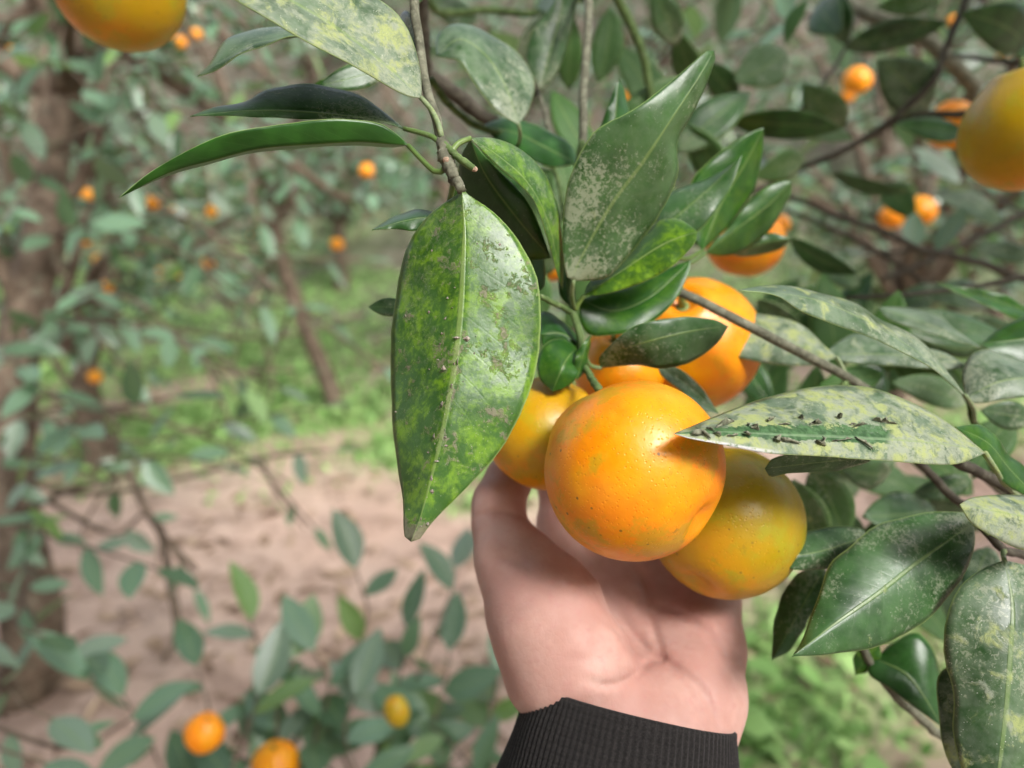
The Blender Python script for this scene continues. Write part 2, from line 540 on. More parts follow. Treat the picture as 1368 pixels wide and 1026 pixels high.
def green_at(x, y):
    g = np.zeros_like(np.asarray(x, float))
    for cx, cy, rx, ry, k in LAWN:
        q = ((x - cx) / rx) ** 2 + ((y - cy) / ry) ** 2
        g = np.maximum(g, k * np.clip(1.6 - 1.3 * q, 0, 1))
    pat = np.sin(x * 3.1 + 1.3 * np.sin(y * 2.7)) + np.sin(y * 4.3 + 1.7 * np.sin(x * 2.2 + 1)) + 0.7 * np.sin(x * 7.7 - y * 6.1)
    return g * np.clip(0.75 + 0.45 * pat, 0.12, 1.0)


def terrain(x, y):
    x = np.asarray(x, float); y = np.asarray(y, float)
    s = np.clip((y - 5.6) / 2.5, 0, None)
    rise = np.where(s < 1, 0.5 * s * s, s - 0.5) * 2.5 * 0.46
    rise = np.where(rise > 9, 9 + (rise - 9) * 0.1, rise)
    rel = 0.020 * np.sin(x * 2.1 + 0.7) * np.sin(y * 1.7) + 0.010 * np.sin(x * 6.3 + y * 4.1) + 0.006 * np.sin(x * 15 - y * 11)
    mound = 0.10 * np.exp(-(((x + 1.02) / 0.30) ** 2 + ((y - 1.50) / 0.25) ** 2))
    return rise + rel * np.clip(1.2 - np.abs(x) / 40, 0, 1) + mound - 0.012


def build_ground():
    def axis(lo, hi, n, fine_lo, fine_hi, m):
        a = np.linspace(fine_lo, fine_hi, m)
        left = fine_lo - (fine_lo - lo) * (np.linspace(0, 1, n)[1:] ** 2.2)
        right = fine_hi + (hi - fine_hi) * (np.linspace(0, 1, n)[1:] ** 2.2)
        return np.concatenate([left[::-1], a, right])
    xs = axis(-120, 120, 26, -4, 4, 110)
    ys = axis(-60, 160, 26, 0.0, 9, 120)
    X, Y = np.meshgrid(xs, ys, indexing='ij')
    Z = terrain(X, Y)
    v = np.stack([X, Y, Z], -1).reshape(-1, 3)
    ny = len(ys)
    i, j = np.meshgrid(np.arange(len(xs) - 1), np.arange(ny - 1), indexing='ij')
    a = (i * ny + j).ravel()
    f = np.stack([a, a + ny, a + ny + 1, a + 1], -1)
    o = mesh_obj('ground', v, f.tolist(), M_SOIL)
    at = o.data.attributes.new('green', 'FLOAT', 'POINT')
    at.data.foreach_set('value', green_at(v[:, 0], v[:, 1]).astype(np.float32))
    tag(o, 'bare reddish soil of the orchard with green patches', None, None, 'structure')


build_ground()


def tri_mesh_tinted(name, verts, faces, tint, mat, kind='stuff', label=None, cat=None, parent=None, uv=None):
    o = mesh_obj(name, verts, faces, mat, parent=parent, smooth=False, uv=uv)
    at = o.data.attributes.new('tint', 'FLOAT', 'POINT')
    at.data.foreach_set('value', np.asarray(tint, np.float32))
    tag(o, label, cat, None, kind)
    return o


def build_grass():
    n = 90000
    x = RNG.uniform(-4.5, 4.0, n); y = RNG.uniform(1.2, 7.0, n)
    k = RNG.uniform(0, 1, n) < green_at(x, y) * (0.45 + 0.55 * (np.sin(x * 7.1) * np.sin(y * 6.3 + x) > -0.35))
    x, y = x[k], y[k]
    n = len(x)
    z = terrain(x, y)
    h = RNG.uniform(0.012, 0.05, n)
    w = RNG.uniform(0.008, 0.022, n)
    a = RNG.uniform(0, 2 * math.pi, n)
    le = RNG.uniform(0.4, 1.8, n) * h
    la = RNG.uniform(0, 2 * math.pi, n)
    b = np.stack([x, y, z], -1)
    sx = np.stack([np.cos(a) * w, np.sin(a) * w, np.zeros(n)], -1)
    lean = np.stack([np.cos(la) * le, np.sin(la) * le, h], -1)
    v = np.stack([b - sx * 0.5, b + sx * 0.5, b + lean * 0.55 + sx * 0.6 + np.array((0, 0, 0.004)), b + lean, b + lean * 0.55 - sx * 0.6 + np.array((0, 0, 0.004))], 1).reshape(-1, 3)
    f = np.arange(n * 5).reshape(-1, 5)
    t = np.repeat(RNG.uniform(0, 1, n), 5)
    tri_mesh_tinted('grass', v, f.tolist(), t, M_GRASS, 'stuff', 'short bright green grass and weeds on the orchard floor', 'grass')


build_grass()


def build_weeds():
    n = 9000
    x = RNG.uniform(-4.2, 3.2, n); y = RNG.uniform(1.3, 6.5, n)
    k = RNG.uniform(0, 1, n) < green_at(x, y) * 0.55
    x, y = x[k], y[k]; n = len(x)
    c = np.stack([x, y, terrain(x, y) + RNG.uniform(0.02, 0.09, n)], -1)
    a = RNG.uniform(0, 2 * math.pi, n); L = RNG.uniform(0.018, 0.055, n)[:, None]; Wd = L * RNG.uniform(0.35, 0.7, n)[:, None]
    d = np.stack([np.cos(a), np.sin(a), RNG.uniform(-0.5, 0.3, n)], -1); s_ = np.stack([-np.sin(a), np.cos(a), RNG.uniform(-0.3, 0.3, n)], -1)
    v = np.stack([c - d * L, c - d * L * 0.3 - s_ * Wd, c + d * L * 0.5 - s_ * Wd * 0.7, c + d * L, c + d * L * 0.5 + s_ * Wd * 0.7, c - d * L * 0.3 + s_ * Wd], 1).reshape(-1, 3)
    tri_mesh_tinted('weeds', v, np.arange(n * 6).reshape(-1, 6).tolist(), np.repeat(RNG.uniform(0.3, 1, n), 6), M_GRASS, 'stuff', 'broad pale leaves of low weeds growing through the grass', 'weeds')


build_weeds()


def build_litter():
    n = 9000
    x = RNG.uniform(-3.5, 3.5, n); y = 1.1 + 5.5 * RNG.uniform(0, 1, n) ** 1.6
    # thicker under the low branches
    dens = 0.18 + 0.8 * np.exp(-(((x + 0.05) / 0.45) ** 2 + ((y - 1.75) / 0.35) ** 2)) + 0.25 * (np.sin(x * 3 + 1) * np.sin(y * 2.3) > 0.3)
    k = RNG.uniform(0, 1, n) < dens
    x, y = x[k], y[k]; n = len(x)
    z = terrain(x, y) + 0.006
    L = RNG.uniform(0.02, 0.05, n); W = L * RNG.uniform(0.25, 0.5, n)
    a = RNG.uniform(0, 2 * math.pi, n)
    d = np.stack([np.cos(a), np.sin(a), RNG.uniform(-0.3, 0.3, n)], -1)
    s = np.stack([-np.sin(a), np.cos(a), RNG.uniform(-0.4, 0.4, n)], -1)
    c = np.stack([x, y, z], -1)
    up = np.array((0, 0, 1.0))
    v = np.stack([c - d * L[:, None], c - s * W[:, None] + up * 0.006, c + d * L[:, None], c + s * W[:, None] + up * 0.006], 1).reshape(-1, 3)
    f = np.arange(n * 4).reshape(-1, 4)
    tri_mesh_tinted('leaf_litter', v, f.tolist(), np.repeat(RNG.uniform(0, 1, n), 4), M_LITTER, 'stuff', 'scattered dry brown leaves lying on the bare soil', 'leaf litter')
    # clods
    n = 1500
    vs, fs = [], []
    oct_v = np.array([(1, 0, 0), (0, 1, 0), (-1, 0, 0), (0, -1, 0), (0, 0, 0.7), (0, 0, -0.5)], float)
    oct_f = [(0, 1, 4), (1, 2, 4), (2, 3, 4), (3, 0, 4), (1, 0, 5), (2, 1, 5), (3, 2, 5), (0, 3, 5)]
    for i in range(n):
        px = RNG.uniform(-2.6, 2.4); py = 1.15 + 3.2 * RNG.uniform() ** 1.5
        r = 0.004 + 0.026 * RNG.uniform() ** 3
        q = oct_v * r * (1 + 0.3 * RNG.normal(size=(6, 1)))
        an = RNG.uniform(0, 6.28)
        q[:, :2] = q[:, :2] @ np.array([[math.cos(an), -math.sin(an)], [math.sin(an), math.cos(an)]])
        q += (px, py, float(terrain(px, py)))
        fs += [tuple(np.array(t) + len(vs) * 6) for t in oct_f]
        vs.append(q)
    o = mesh_obj('soil_clods', np.vstack(vs), fs, M_STONE)
    tag(o, 'small lumps of dry soil strewn over the ground', 'soil', None, 'stuff')


build_litter()

# ------------------------------------------------------------------ leaves
def grid_leaf(name, pts, uv, parent, mats, col, face_cam=True, pet=None, pet_r=0.0009, thick=0.00035, origin=None):
    """pts: N x M x 3 world grid (base -> tip, left -> right)."""
    n, m, _ = pts.shape
    v = pts.reshape(-1, 3)
    uvs = uv.reshape(-1, 2)
    i, j = np.meshgrid(np.arange(n - 1), np.arange(m - 1), indexing='ij')
    a = (i * m + j).ravel()
    f = np.stack([a, a + 1, a + m + 1, a + m], -1)
    p0, p1, p3 = v[f[:, 0]], v[f[:, 1]], v[f[:, 3]]
    nr = np.cross(p1 - p0, p3 - p0)
    toward = ((CAM_T - p0) * nr).sum()
    if (toward < 0) == face_cam:
        f = f[:, ::-1]
    faces = f.tolist()
    if pet is not None:
        pv, pf = tube_geo(catmull(pet, 8), [pet_r * 1.25, pet_r], 6, 0.0, len(v))
        faces += [list(t) for t in pf]
        v = np.vstack([v, pv])
        uvs = np.vstack([uvs, np.tile((0.5, 0.02), (len(pv), 1))])
    org = pts[0, m // 2] if origin is None else origin
    o = mesh_obj(name, v, faces, mats, parent, org, True, uvs)
    o.color = col
    sm = o.modifiers.new('thickness', 'SOLIDIFY')
    sm.thickness = thick
    sm.offset = -1.0
    sm.material_offset = 1
    sm.material_offset_rim = 0
    return o


def leaf(parent, mid, Lr, Rr, d, dl=0.0, dr=0.0, col=(0.2, 0.3, 0.2, 0.1), show='top', pet=None, bulge=0.12, wav=0.0006, seed=0,
         name='leaf', mats=None, n=30, m=13, thick=0.00035):
    """a leaf from three rails (midrib and both edges) in photograph pixels with its own depths"""
    rs = np.random.default_rng(seed + int(mid[0][0] * 7 + mid[-1][1]))
    base, tip = mid[0], mid[-1]
    mp = catmull(mid, n)
    lp = catmull([base] + list(Lr) + [tip], n)
    rp = catmull([base] + list(Rr) + [tip], n)
    v = np.linspace(0, 1, n)
    e = 0.012
    lp[0] = mp[0] * (1 - .1) + lp[1] * .1; rp[0] = mp[0] * .9 + rp[1] * .1
    lp[-1] = mp[-1] * .85 + lp[-2] * .15; rp[-1] = mp[-1] * .85 + rp[-2] * .15
    dm = catmull([(t, dd) for t, dd in zip(np.linspace(0, 1, len(d)), d)], n)[:, 1] if len(d) > 2 else np.interp(v, np.linspace(0, 1, len(d)), d)
    env = np.sin(np.pi * v) ** 0.7
    A = Pn(mp[:, 0], mp[:, 1], dm)
    B = Pn(lp[:, 0], lp[:, 1], dm + dl * env)
    C = Pn(rp[:, 0], rp[:, 1], dm + dr * env)
    us = np.linspace(-1, 1, m)
    fwd = CAM_R @ np.array((0, 0, 1.0))            # towards the camera
    pts = np.zeros((n, m, 3)); uv = np.zeros((n, m, 2))
    ph1, ph2, k1 = rs.uniform(0, 6.28), rs.uniform(0, 6.28), rs.uniform(2.5, 4.5)
    for j, u in enumerate(us):
        E = B if u < 0 else C
        w = np.linalg.norm(E - A, axis=1)
        au = abs(u)
        q = A * (1 - au) + E * au
        lift = bulge * 4 * au * (1 - au) * 0.5 * w
        rip = wav * au ** 2 * np.sin(2 * np.pi * k1 * v + (ph1 if u < 0 else ph2)) * env
        puck = 0.00012 * np.sin(2 * np.pi * (10 * v - 2.2 * au)) * np.sin(np.pi * au) * env
        q = q + (lift + rip + puck)[:, None] * fwd
        if au > 0.99:                                # slightly toothed margin
            q = q + (A - q) * (0.012 * rs.uniform(0, 1, n) * env)[:, None]
        pts[:, j] = q
        uv[:, j, 0] = (u + 1) / 2
        uv[:, j, 1] = v
    pp = None
    if pet is not None:
        pp = [Pn(*q) for q in pet] + [A[0] * 0.9 + A[1] * 0.1]
    return grid_leaf(name, pts, uv, parent, mats or [M_LEAF, M_UNDER], col, show == 'top', pp, thick=thick)


def leaf2(parent, base, tip, w=0.40, roll=0.0, curl=0.10, fold=0.25, col=(0.2, 0.4, 0.15, 0.05), show='top', seed=0, pet=None, mats=None, n=14, m=7, name='leaf'):
    """a leaf from base to tip (pixel, pixel, depth) with a given width ratio and roll about its midrib"""
    rs = np.random.default_rng(seed + int(base[0] * 3 + tip[1]))
    b, t = Pn(*base), Pn(*tip)
    ax = t - b
    Ln = np.linalg.norm(ax)
    ax = ax / Ln
    view = CAM_T - (b + t) / 2
    nz = view - ax * view.dot(ax)
    nz /= np.linalg.norm(nz)
    sd = np.cross(ax, nz)
    a = R(roll)
    nn = nz * math.cos(a) + sd * math.sin(a)
    ss = np.cross(ax, nn)
    v = np.linspace(0, 1, n)
    wd = 0.5 * w * Ln * (np.sin(np.pi * np.clip(v, 0, 1) ** 0.88) ** 0.85 + 0.015)
    us = np.linspace(-1, 1, m)
    pts = np.zeros((n, m, 3)); uv = np.zeros((n, m, 2))
    ph = rs.uniform(0, 6.28)
    cx = rs.uniform(-0.06, 0.06)
    for j, u in enumerate(us):
        off = curl * Ln * (4 * v * (1 - v)) * 0.5 + fold * wd * abs(u) * 0.6 - fold * wd * 0.4 * (abs(u) ** 2) + 0.03 * wd * u * np.sin(7 * v + ph)
        pts[:, j] = b + ax * (v * Ln)[:, None] + ss * (wd * u + cx * Ln * np.sin(np.pi * v))[:, None] + nn * off[:, None]
        uv[:, j, 0] = (u + 1) / 2; uv[:, j, 1] = v
    pp = None
    if pet is not None:
        pp = [Pn(*q) for q in pet] + [pts[0, m // 2] * 0.9 + pts[1, m // 2] * .1]
    return grid_leaf(name, pts, uv, parent, mats or [M_LEAF, M_UNDER], col, show == 'top', pp)


def twig(parent, path, rad, mat=None, name='branch', sides=8, noise=0.05, n=None, world=False):
    """path of (px, py, depth), radii in metres"""
    pts = np.array([q if world else Pn(*q) for q in path])
    n = n or max(8, len(path) * 6)
    c = catmull(pts, n)
    c[1:-1] += RNG.normal(size=(n - 2, 3)) * np.mean(rad) * 0.10
    v, f = tube_geo(c, rad, sides, noise)
    return mesh_obj(name, v, f, mat or M_TWIG, parent, c[0])


# unit leaves shared by everything that stands further back
def unit_leaf(seed, n, m):
    rs = np.random.default_rng(seed)
    v = np.linspace(0, 1, n)
    wd = rs.uniform(0.19, 0.24) * (np.sin(np.pi * v ** 0.88) ** 0.85 + 0.02)
    curl, fold = rs.uniform(-0.16, -0.02), rs.uniform(0.1, 0.5)
    us = np.linspace(-1, 1, m)
    vs, uv = [], []
    cx = rs.uniform(-0.06, 0.06)
    for i in range(n):
        for u in us:
            vs.append((v[i], wd[i] * u + cx * math.sin(math.pi * v[i]), curl * (v[i] ** 1.6) + fold * wd[i] * abs(u) * 0.6))
            uv.append(((u + 1) / 2, v[i]))
    f = []
    for i in range(n - 1):
        for j in range(m - 1):
            a = i * m + j
            f.append((a, a + m, a + m + 1, a + 1))
    return np.array(vs), f, np.array(uv)


UNIT = []
for s in range(6):
    v_, f_, uv_ = unit_leaf(s + 20, 8, 5)
    me = bpy.data.meshes.new('leaf')
    me.from_pydata(v_.tolist(), [], f_)
    lay = me.uv_layers.new(name='UVMap')
    li = np.empty(len(me.loops), dtype=np.int32)
    me.loops.foreach_get('vertex_index', li)
    lay.data.foreach_set('uv', uv_[li].astype(np.float32).ravel())
    me.materials.append(M_FAR)
    me.polygons.foreach_set('use_smooth', [True] * len(me.polygons))
    UNIT.append(me)
LOW = [unit_leaf(s + 40, 4, 3) for s in range(4)]


def leaf_frame(direction, up):
    x = np.asarray(direction, float); x = x / np.linalg.norm(x)
    z = np.asarray(up, float); z = z - x * z.dot(x)
    if np.linalg.norm(z) < 1e-6:
        z = np.array((0.3, 0.2, 1.0)); z = z - x * z.dot(x)
    z = z / np.linalg.norm(z)
    y = np.cross(z, x)
    return x, y, z


def put_leaf(parent, pos, direction, up, size, mat=None):
    x, y, z = leaf_frame(direction, up)
    me = UNIT[int(RNG.integers(len(UNIT)))]
    o = bpy.data.objects.new('leaf', me)
    COL.objects.link(o)
    M = Matrix(((x[0], y[0], z[0], pos[0]), (x[1], y[1], z[1], pos[1]), (x[2], y[2], z[2], pos[2]), (0, 0, 0, 1)))
    o.parent = parent
    o.matrix_parent_inverse = wmat(parent).inverted()
    o.matrix_basis = M @ Matrix.Scale(float(size), 4)
    return o


def spray(parent, path, nleaf, size=0.075, rad=0.0022, mat=None, world=False, spread=1.0, droop=0.15, tipleaf=True, start=0.12, name='branch'):
    """a leafy twig: one branch part whose leaves are its children"""
    pts = np.array([q if world else Pn(*q) for q in path])
    n = max(8, len(path) * 5)
    c = catmull(pts, n)
    v, f = tube_geo(c, [rad, rad * 0.5], 6, 0.05)
    b = mesh_obj(name, v, f, mat or M_TWIG_D, parent, c[0])
    ga = RNG.uniform(0, 6.28)
    for i in range(nleaf):
        t = start + (1 - start) * (i + RNG.uniform(0.2, 0.8)) / nleaf
        k = min(n - 2, int(t * (n - 1)))
        pos = c[k]
        tan = c[k + 1] - c[k]; tan /= np.linalg.norm(tan)
        ga += 2.4 + RNG.normal() * 0.3
        x, y, z = leaf_frame(tan, (0, 0, 1))
        rad_d = math.cos(ga) * y + math.sin(ga) * z
        dr = tan * RNG.uniform(0.35, 0.8) + rad_d * spread * RNG.uniform(0.6, 1.1) + np.array((0, 0, -droop))
        up = np.array((RNG.normal() * 0.35, RNG.normal() * 0.35 - 0.25, 1.0))
        put_leaf(b, pos, dr, up, size * RNG.uniform(0.65, 1.15))
    if tipleaf:
        put_leaf(b, c[-1], c[-1] - c[-3], (RNG.normal() * .3, RNG.normal() * .3, 1), size)
    return b


# ------------------------------------------------------------------ background trees
def orchard_tree(name, label, base, height, crown_r, seed, nlimb=7, ntwig=9, nper=10, trunk_r=0.04, lsize=0.075, crown_lo=0.35, single=0, trunk_path=None, lean=(0, 0), group=None):
    global RNG
    keep = RNG
    RNG = np.random.default_rng(seed)
    bz = float(terrain(base[0], base[1]))
    b = np.array((base[0], base[1], bz - 0.05))
    root = empty(name, b + np.array((0, 0, 0.05)), label, 'tree', group)
    if trunk_path is None:
        hfork = height * crown_lo
        tp = [b, b + (lean[0] * .3 + RNG.normal() * .03, lean[1] * .3, hfork * 0.5), b + (lean[0], lean[1], hfork)]
    else:
        tp = [np.asarray(q) for q in trunk_path]
    c = catmull(tp, 18)
    v, f = tube_geo(c, [trunk_r * 1.5, trunk_r * 1.05, trunk_r, trunk_r * 0.85], 12, 0.05)
    mesh_obj('trunk', v, f, M_BARK, root, c[0])
    top = c[-1]
    FV, FF, FT, FU = [], [], [], []
    nv = 0
    for li in range(nlimb):
        a = 2 * math.pi * (li + RNG.uniform(-0.3, 0.3)) / nlimb
        out = np.array((math.cos(a), math.sin(a), 0))
        el = RNG.uniform(0.35, 1.25)
        Ln = crown_r * RNG.uniform(0.8, 1.15)
        zt = RNG.uniform(0.40, height) - (top[2] - bz)
        s = c[-1 - int(RNG.integers(0, 4))]
        p1 = s + out * Ln * 0.45 + np.array((0, 0, zt * 0.55 + 0.15))
        p2 = s + out * Ln + np.array((0, 0, zt)) + RNG.normal(size=3) * 0.08
        lc = catmull([s, p1, p2], 14)
        gv, gf = tube_geo(lc, [trunk_r * 0.6, trunk_r * 0.15], 7, 0.06)
        bv, bf = [gv], list(gf)
        nb = len(gv)
        leaves = []
        for ti in range(ntwig):
            k = int(RNG.integers(3, 13))
            d = RNG.normal(size=3); d[2] = abs(d[2]) * 0.5 - 0.15; d += out * 0.6; d /= np.linalg.norm(d)
            tl = crown_r * RNG.uniform(0.22, 0.5)
            q = catmull([lc[k], lc[k] + d * tl * 0.5 + RNG.normal(size=3) * 0.02, lc[k] + d * tl + np.array((0, 0, -0.12 * tl))], 7)
            tv, tf = tube_geo(q, [0.005, 0.002], 4, 0.0, nb, cap=False)
            bv.append(tv); bf += tf; nb += len(tv)
            for i in range(nper):
                pos = q[int(RNG.integers(1, 7))]
                dr = RNG.normal(size=3) * 0.7 + d; dr[2] -= 0.2
                up = np.array((RNG.normal() * 0.4, RNG.normal() * 0.4 - 0.15, 1.0))
                leaves.append((pos, dr, up, lsize * RNG.uniform(0.7, 1.2)))
        br = mesh_obj('branch', np.vstack(bv), bf, M_BARK, root, lc[0])
        order = sorted(range(len(leaves)), key=lambda q_: np.linalg.norm(leaves[q_][0] - CAM_T))
        ns = int(single / nlimb)
        for r_, qi in enumerate(order):
            pos, dr, up, sz = leaves[qi]
            if r_ < ns:
                put_leaf(br, pos, dr, up, sz)
            else:
                x, y, z = leaf_frame(dr, up)
                uvv, uff, uuv = LOW[int(RNG.integers(4))]
                FV.append(pos + sz * (uvv[:, :1] * x + uvv[:, 1:2] * y + uvv[:, 2:] * z))
                FF += [tuple(t_ + nv for t_ in q_) for q_ in uff]
                FT.append(np.full(len(uvv), RNG.uniform()))
                FU.append(uuv)
                nv += len(uvv)
    if FV:
        tri_mesh_tinted('foliage', np.vstack(FV), FF, np.concatenate(FT), M_FAR, 'stuff', parent=root, uv=np.vstack(FU))
    RNG = keep
    return root


# the tree with the bent brown trunk on the left
LB = G(35, 930)
lt_path = [np.array((LB.x - 0.03, LB.y, -0.06)), Pn(45, 850, 1.80), Pn(18, 700, 1.86), Pn(14, 560, 1.92), Pn(28, 440, 1.98), Pn(58, 320, 2.02), Pn(66, 200, 2.06), Pn(95, 80, 2.1), Pn(112, -30, 2.15)]
left_tree = orchard_tree('mandarin_tree', 'mandarin tree with a bent bare brown trunk standing on the soil mound', (LB.x, LB.y), 2.6, 0.75, 11,
                         nlimb=7, ntwig=8, nper=9, trunk_r=0.052, single=0, trunk_path=lt_path)
for path, rad in (([(60, 300, 2.02), (110, 235, 2.0), (135, 120, 1.95), (150, 0, 1.9)], [0.022, 0.012]),
                  ([(25, 470, 1.97), (90, 380, 1.9), (115, 290, 1.85), (175, 220, 1.8)], [0.016, 0.006]),
                  ([(30, 430, 1.98), (-10, 330, 1.9), (-40, 200, 1.9)], [0.018, 0.008]),
                  ([(20, 690, 1.86), (90, 655, 1.75), (160, 640, 1.6)], [0.010, 0.004])):
    twig(left_tree, path, rad, M_BARK, sides=8)
for path, nl in (([(110, 235, 2.0), (150, 150, 1.7), (165, 120, 1.5)], 7), ([(110, 290, 1.9), (170, 250, 1.6), (235, 225, 1.45)], 7),
                 ([(60, 320, 2.0), (110, 300, 1.6), (130, 290, 1.4)], 5), ([(25, 470, 1.97), (80, 410, 1.6), (150, 380, 1.4)], 6),
                 ([(20, 560, 1.92), (60, 560, 1.5), (110, 570, 1.3)], 6), ([(20, 650, 1.86), (40, 640, 1.4), (60, 620, 1.25)], 4),
                 ([(18, 700, 1.86), (80, 720, 1.5), (150, 740, 1.3), (210, 760, 1.25)], 8),
                 ([(16, 720, 1.86), (40, 770, 1.4), (20, 830, 1.1), (60, 850, 1.0)], 6),
                 ([(20, 780, 1.84), (60, 850, 1.3), (110, 880, 1.1)], 5),
                 ([(15, 560, 1.92), (-30, 800, 1.2), (20, 930, 1.0), (70, 960, 0.95)], 6),
                 ([(15, 560, 1.92), (-60, 850, 1.1), (0, 1000, 0.9), (60, 1020, 0.88)], 5),
                 ([(-60, 950, 1.1), (90, 1000, 1.0), (175, 960, 0.98)], 4),
                 ([(95, 80, 2.1), (150, 60, 1.7), (210, 90, 1.5), (290, 80, 1.4)], 6), ([(28, 440, 1.98), (0, 470, 1.6), (30, 490, 1.4)], 4),
                 ([(66, 200, 2.06), (20, 140, 1.6), (30, 90, 1.4)], 5), ([(20, 480, 1.95), (60, 520, 1.3), (140, 545, 1.15), (230, 530, 1.1)], 5)):
    spray(left_tree, path, nl, 0.095, 0.004, M_BARK)

for path, nl in (([(150, -120, 2.2), (200, -20, 1.9), (185, 90, 1.7), (205, 150, 1.65)], 8), ([(220, -120, 2.3), (290, 20, 2.1), (330, 130, 1.9), (310, 190, 1.85)], 9),
                 ([(300, -120, 2.4), (400, 10, 2.2), (420, 90, 2.1), (450, 150, 2.1)], 8), ([(112, -30, 2.15), (60, 40, 1.8), (30, 60, 1.6)], 7), ([(330, -100, 2.4), (350, 120, 2.1), (330, 230, 1.9), (350, 300, 1.85)], 10),
                 ([(330, 130, 1.9), (380, 220, 1.9), (400, 290, 1.85)], 9), ([(95, 80, 2.1), (240, 170, 2.0), (280, 250, 1.9), (260, 310, 1.85)], 9), ([(115, 290, 1.85), (230, 330, 1.8), (330, 400, 1.75), (400, 410, 1.7)], 9),
                 ([(90, 380, 1.9), (200, 440, 1.7), (290, 470, 1.6), (330, 520, 1.55)], 8), ([(20, 560, 1.92), (180, 590, 1.8), (320, 560, 1.65), (420, 545, 1.6)], 8), ([(14, 600, 1.9), (120, 620, 1.7), (220, 610, 1.6), (290, 620, 1.55)], 7),
                 ([(28, 440, 1.98), (120, 430, 1.6), (190, 440, 1.5)], 7), ([(112, -30, 2.15), (80, 60, 1.7), (120, 120, 1.5)], 7), ([(66, 200, 2.06), (30, 260, 1.6), (-5, 300, 1.4)], 6), ([(450, -100, 2.4), (480, 120, 2.3), (500, 240, 2.2), (470, 330, 2.15)], 9)):
    spray(left_tree, path, nl, 0.09, 0.005, M_BARK)

# thin, nearly bare twigs of the same tree, criss-crossing in front of the lawn
starts = [(28, 440, 1.98), (58, 320, 2.02), (66, 200, 2.06), (14, 560, 1.92), (95, 80, 2.1), (112, -30, 2.15), (18, 640, 1.88)]
rt = np.random.default_rng(31)
for k in range(20):
    a = starts[k % len(starts)]
    ex, ey, ed = rt.uniform(140, 520), a[1] + rt.uniform(-40, 260), a[2] + rt.uniform(-0.5, 0.5)
    m1 = (a[0] + (ex - a[0]) * 0.35 + rt.normal() * 25, a[1] + (ey - a[1]) * 0.25 + rt.normal() * 30 - 25, a[2] + (ed - a[2]) * .4)
    m2 = (a[0] + (ex - a[0]) * 0.7 + rt.normal() * 25, a[1] + (ey - a[1]) * 0.6 + rt.normal() * 30, a[2] + (ed - a[2]) * .7)
    spray(left_tree, [a, m1, m2, (ex, ey, ed)], 3, 0.085, 0.007, M_BARK, start=0.5)
    f1 = (m2[0] + rt.uniform(-60, 90), m2[1] + rt.uniform(40, 150), m2[2] + rt.uniform(-.15, .15))
    twig(left_tree, [m2, ((m2[0] + f1[0]) / 2 + rt.normal() * 15, (m2[1] + f1[1]) / 2, (m2[2] + f1[2]) / 2), f1], [0.0045, 0.002], M_BARK, sides=5)

# the young tree whose thin trunk leans over the lawn
YB = G(455, 545)
yt_path = [np.array((YB.x, YB.y, -0.05)), Pn(430, 490, YB.y * 1.06), Pn(400, 420, YB.y * 1.05), Pn(375, 340, YB.y * 1.03), Pn(355, 240, YB.y * 1.0)]
orchard_tree('mandarin_tree', 'slender mandarin tree with a thin leaning trunk on the green lawn', (YB.x, YB.y), 2.3, 0.95, 5, nlimb=10, ntwig=11, nper=11, trunk_r=0.038, single=120, trunk_path=yt_path)

FAR = [(-1.75, 3.0, 2.3, 0.85, 'small mandarin tree between the bent trunk and the slender leaning one'), (-0.05, 3.55, 2.2, 0.75, 'small mandarin tree with low leaves on the lawn under the leaf tips'),
       (-2.9, 4.6, 2.7, 1.2, 'mandarin tree spreading low over the lawn behind the bent trunk'), (0.35, 4.7, 2.5, 1.1, 'mandarin tree behind the big hanging leaf at the lawn edge'),
       (1.9, 3.6, 2.6, 1.15, 'mandarin tree growing behind the hand at the edge of the weeds'), (-4.6, 6.3, 3.0, 1.3, 'mandarin tree at the foot of the slope beyond the bent trunk'),
       (-1.5, 6.6, 2.9, 1.25, 'mandarin tree at the foot of the slope beyond the leaning trunk'), (1.4, 6.9, 2.9, 1.3, 'mandarin tree at the foot of the slope beyond the fruit cluster'),
       (3.6, 5.6, 2.9, 1.3, 'mandarin tree at the foot of the slope beyond the leafy twigs'), (5.6, 7.6, 3.0, 1.4, 'hillside mandarin tree furthest along the slope past the leafy twigs'),
       (-7.2, 8.6, 3.0, 1.4, 'hillside mandarin tree furthest along the slope past the bent trunk')]
for i, (x, y, h, cr, lab) in enumerate(FAR):
    orchard_tree('mandarin_tree', lab, (x, y), h, cr, 100 + i, nlimb=11 if i > 1 else 6, ntwig=13 if i > 1 else 9, nper=11, trunk_r=0.055, crown_lo=0.25, lsize=0.085, group='orchard trees in the background')
for i in range(13):
    y = 8.4 + (i % 3) * 2.3 + random.uniform(-.4, .4)
    x = -8.5 + i * 1.42 + random.uniform(-.4, .4)
    orchard_tree('hillside_tree', 'dim mandarin tree in the rows up the far slope', (x, y), random.uniform(2.4, 3.2), 1.45, 200 + i, nlimb=10, ntwig=12, nper=11, trunk_r=0.06, crown_lo=0.2,
                 lsize=0.11, group='mandarin trees on the far slope')

# unseen trees added behind and beside the photographer to block the low sky
for i, (x, y) in enumerate(((-2.3, -1.3), (-0.9, -2.1), (0.7, -2.5), (2.6, -2.4), (3.0, -0.6), (-2.6, 0.6), (-3.4, -3.0), (2.9, 1.6))):
    orchard_tree('mandarin_tree', 'unseen mandarin tree added around the photographer to block low sky', (x, y), 2.6, 1.15, 300 + i, nlimb=10, ntwig=9, nper=9, trunk_r=0.055, crown_lo=0.25, lsize=0.12,
                 group='unseen trees added to block low sky')

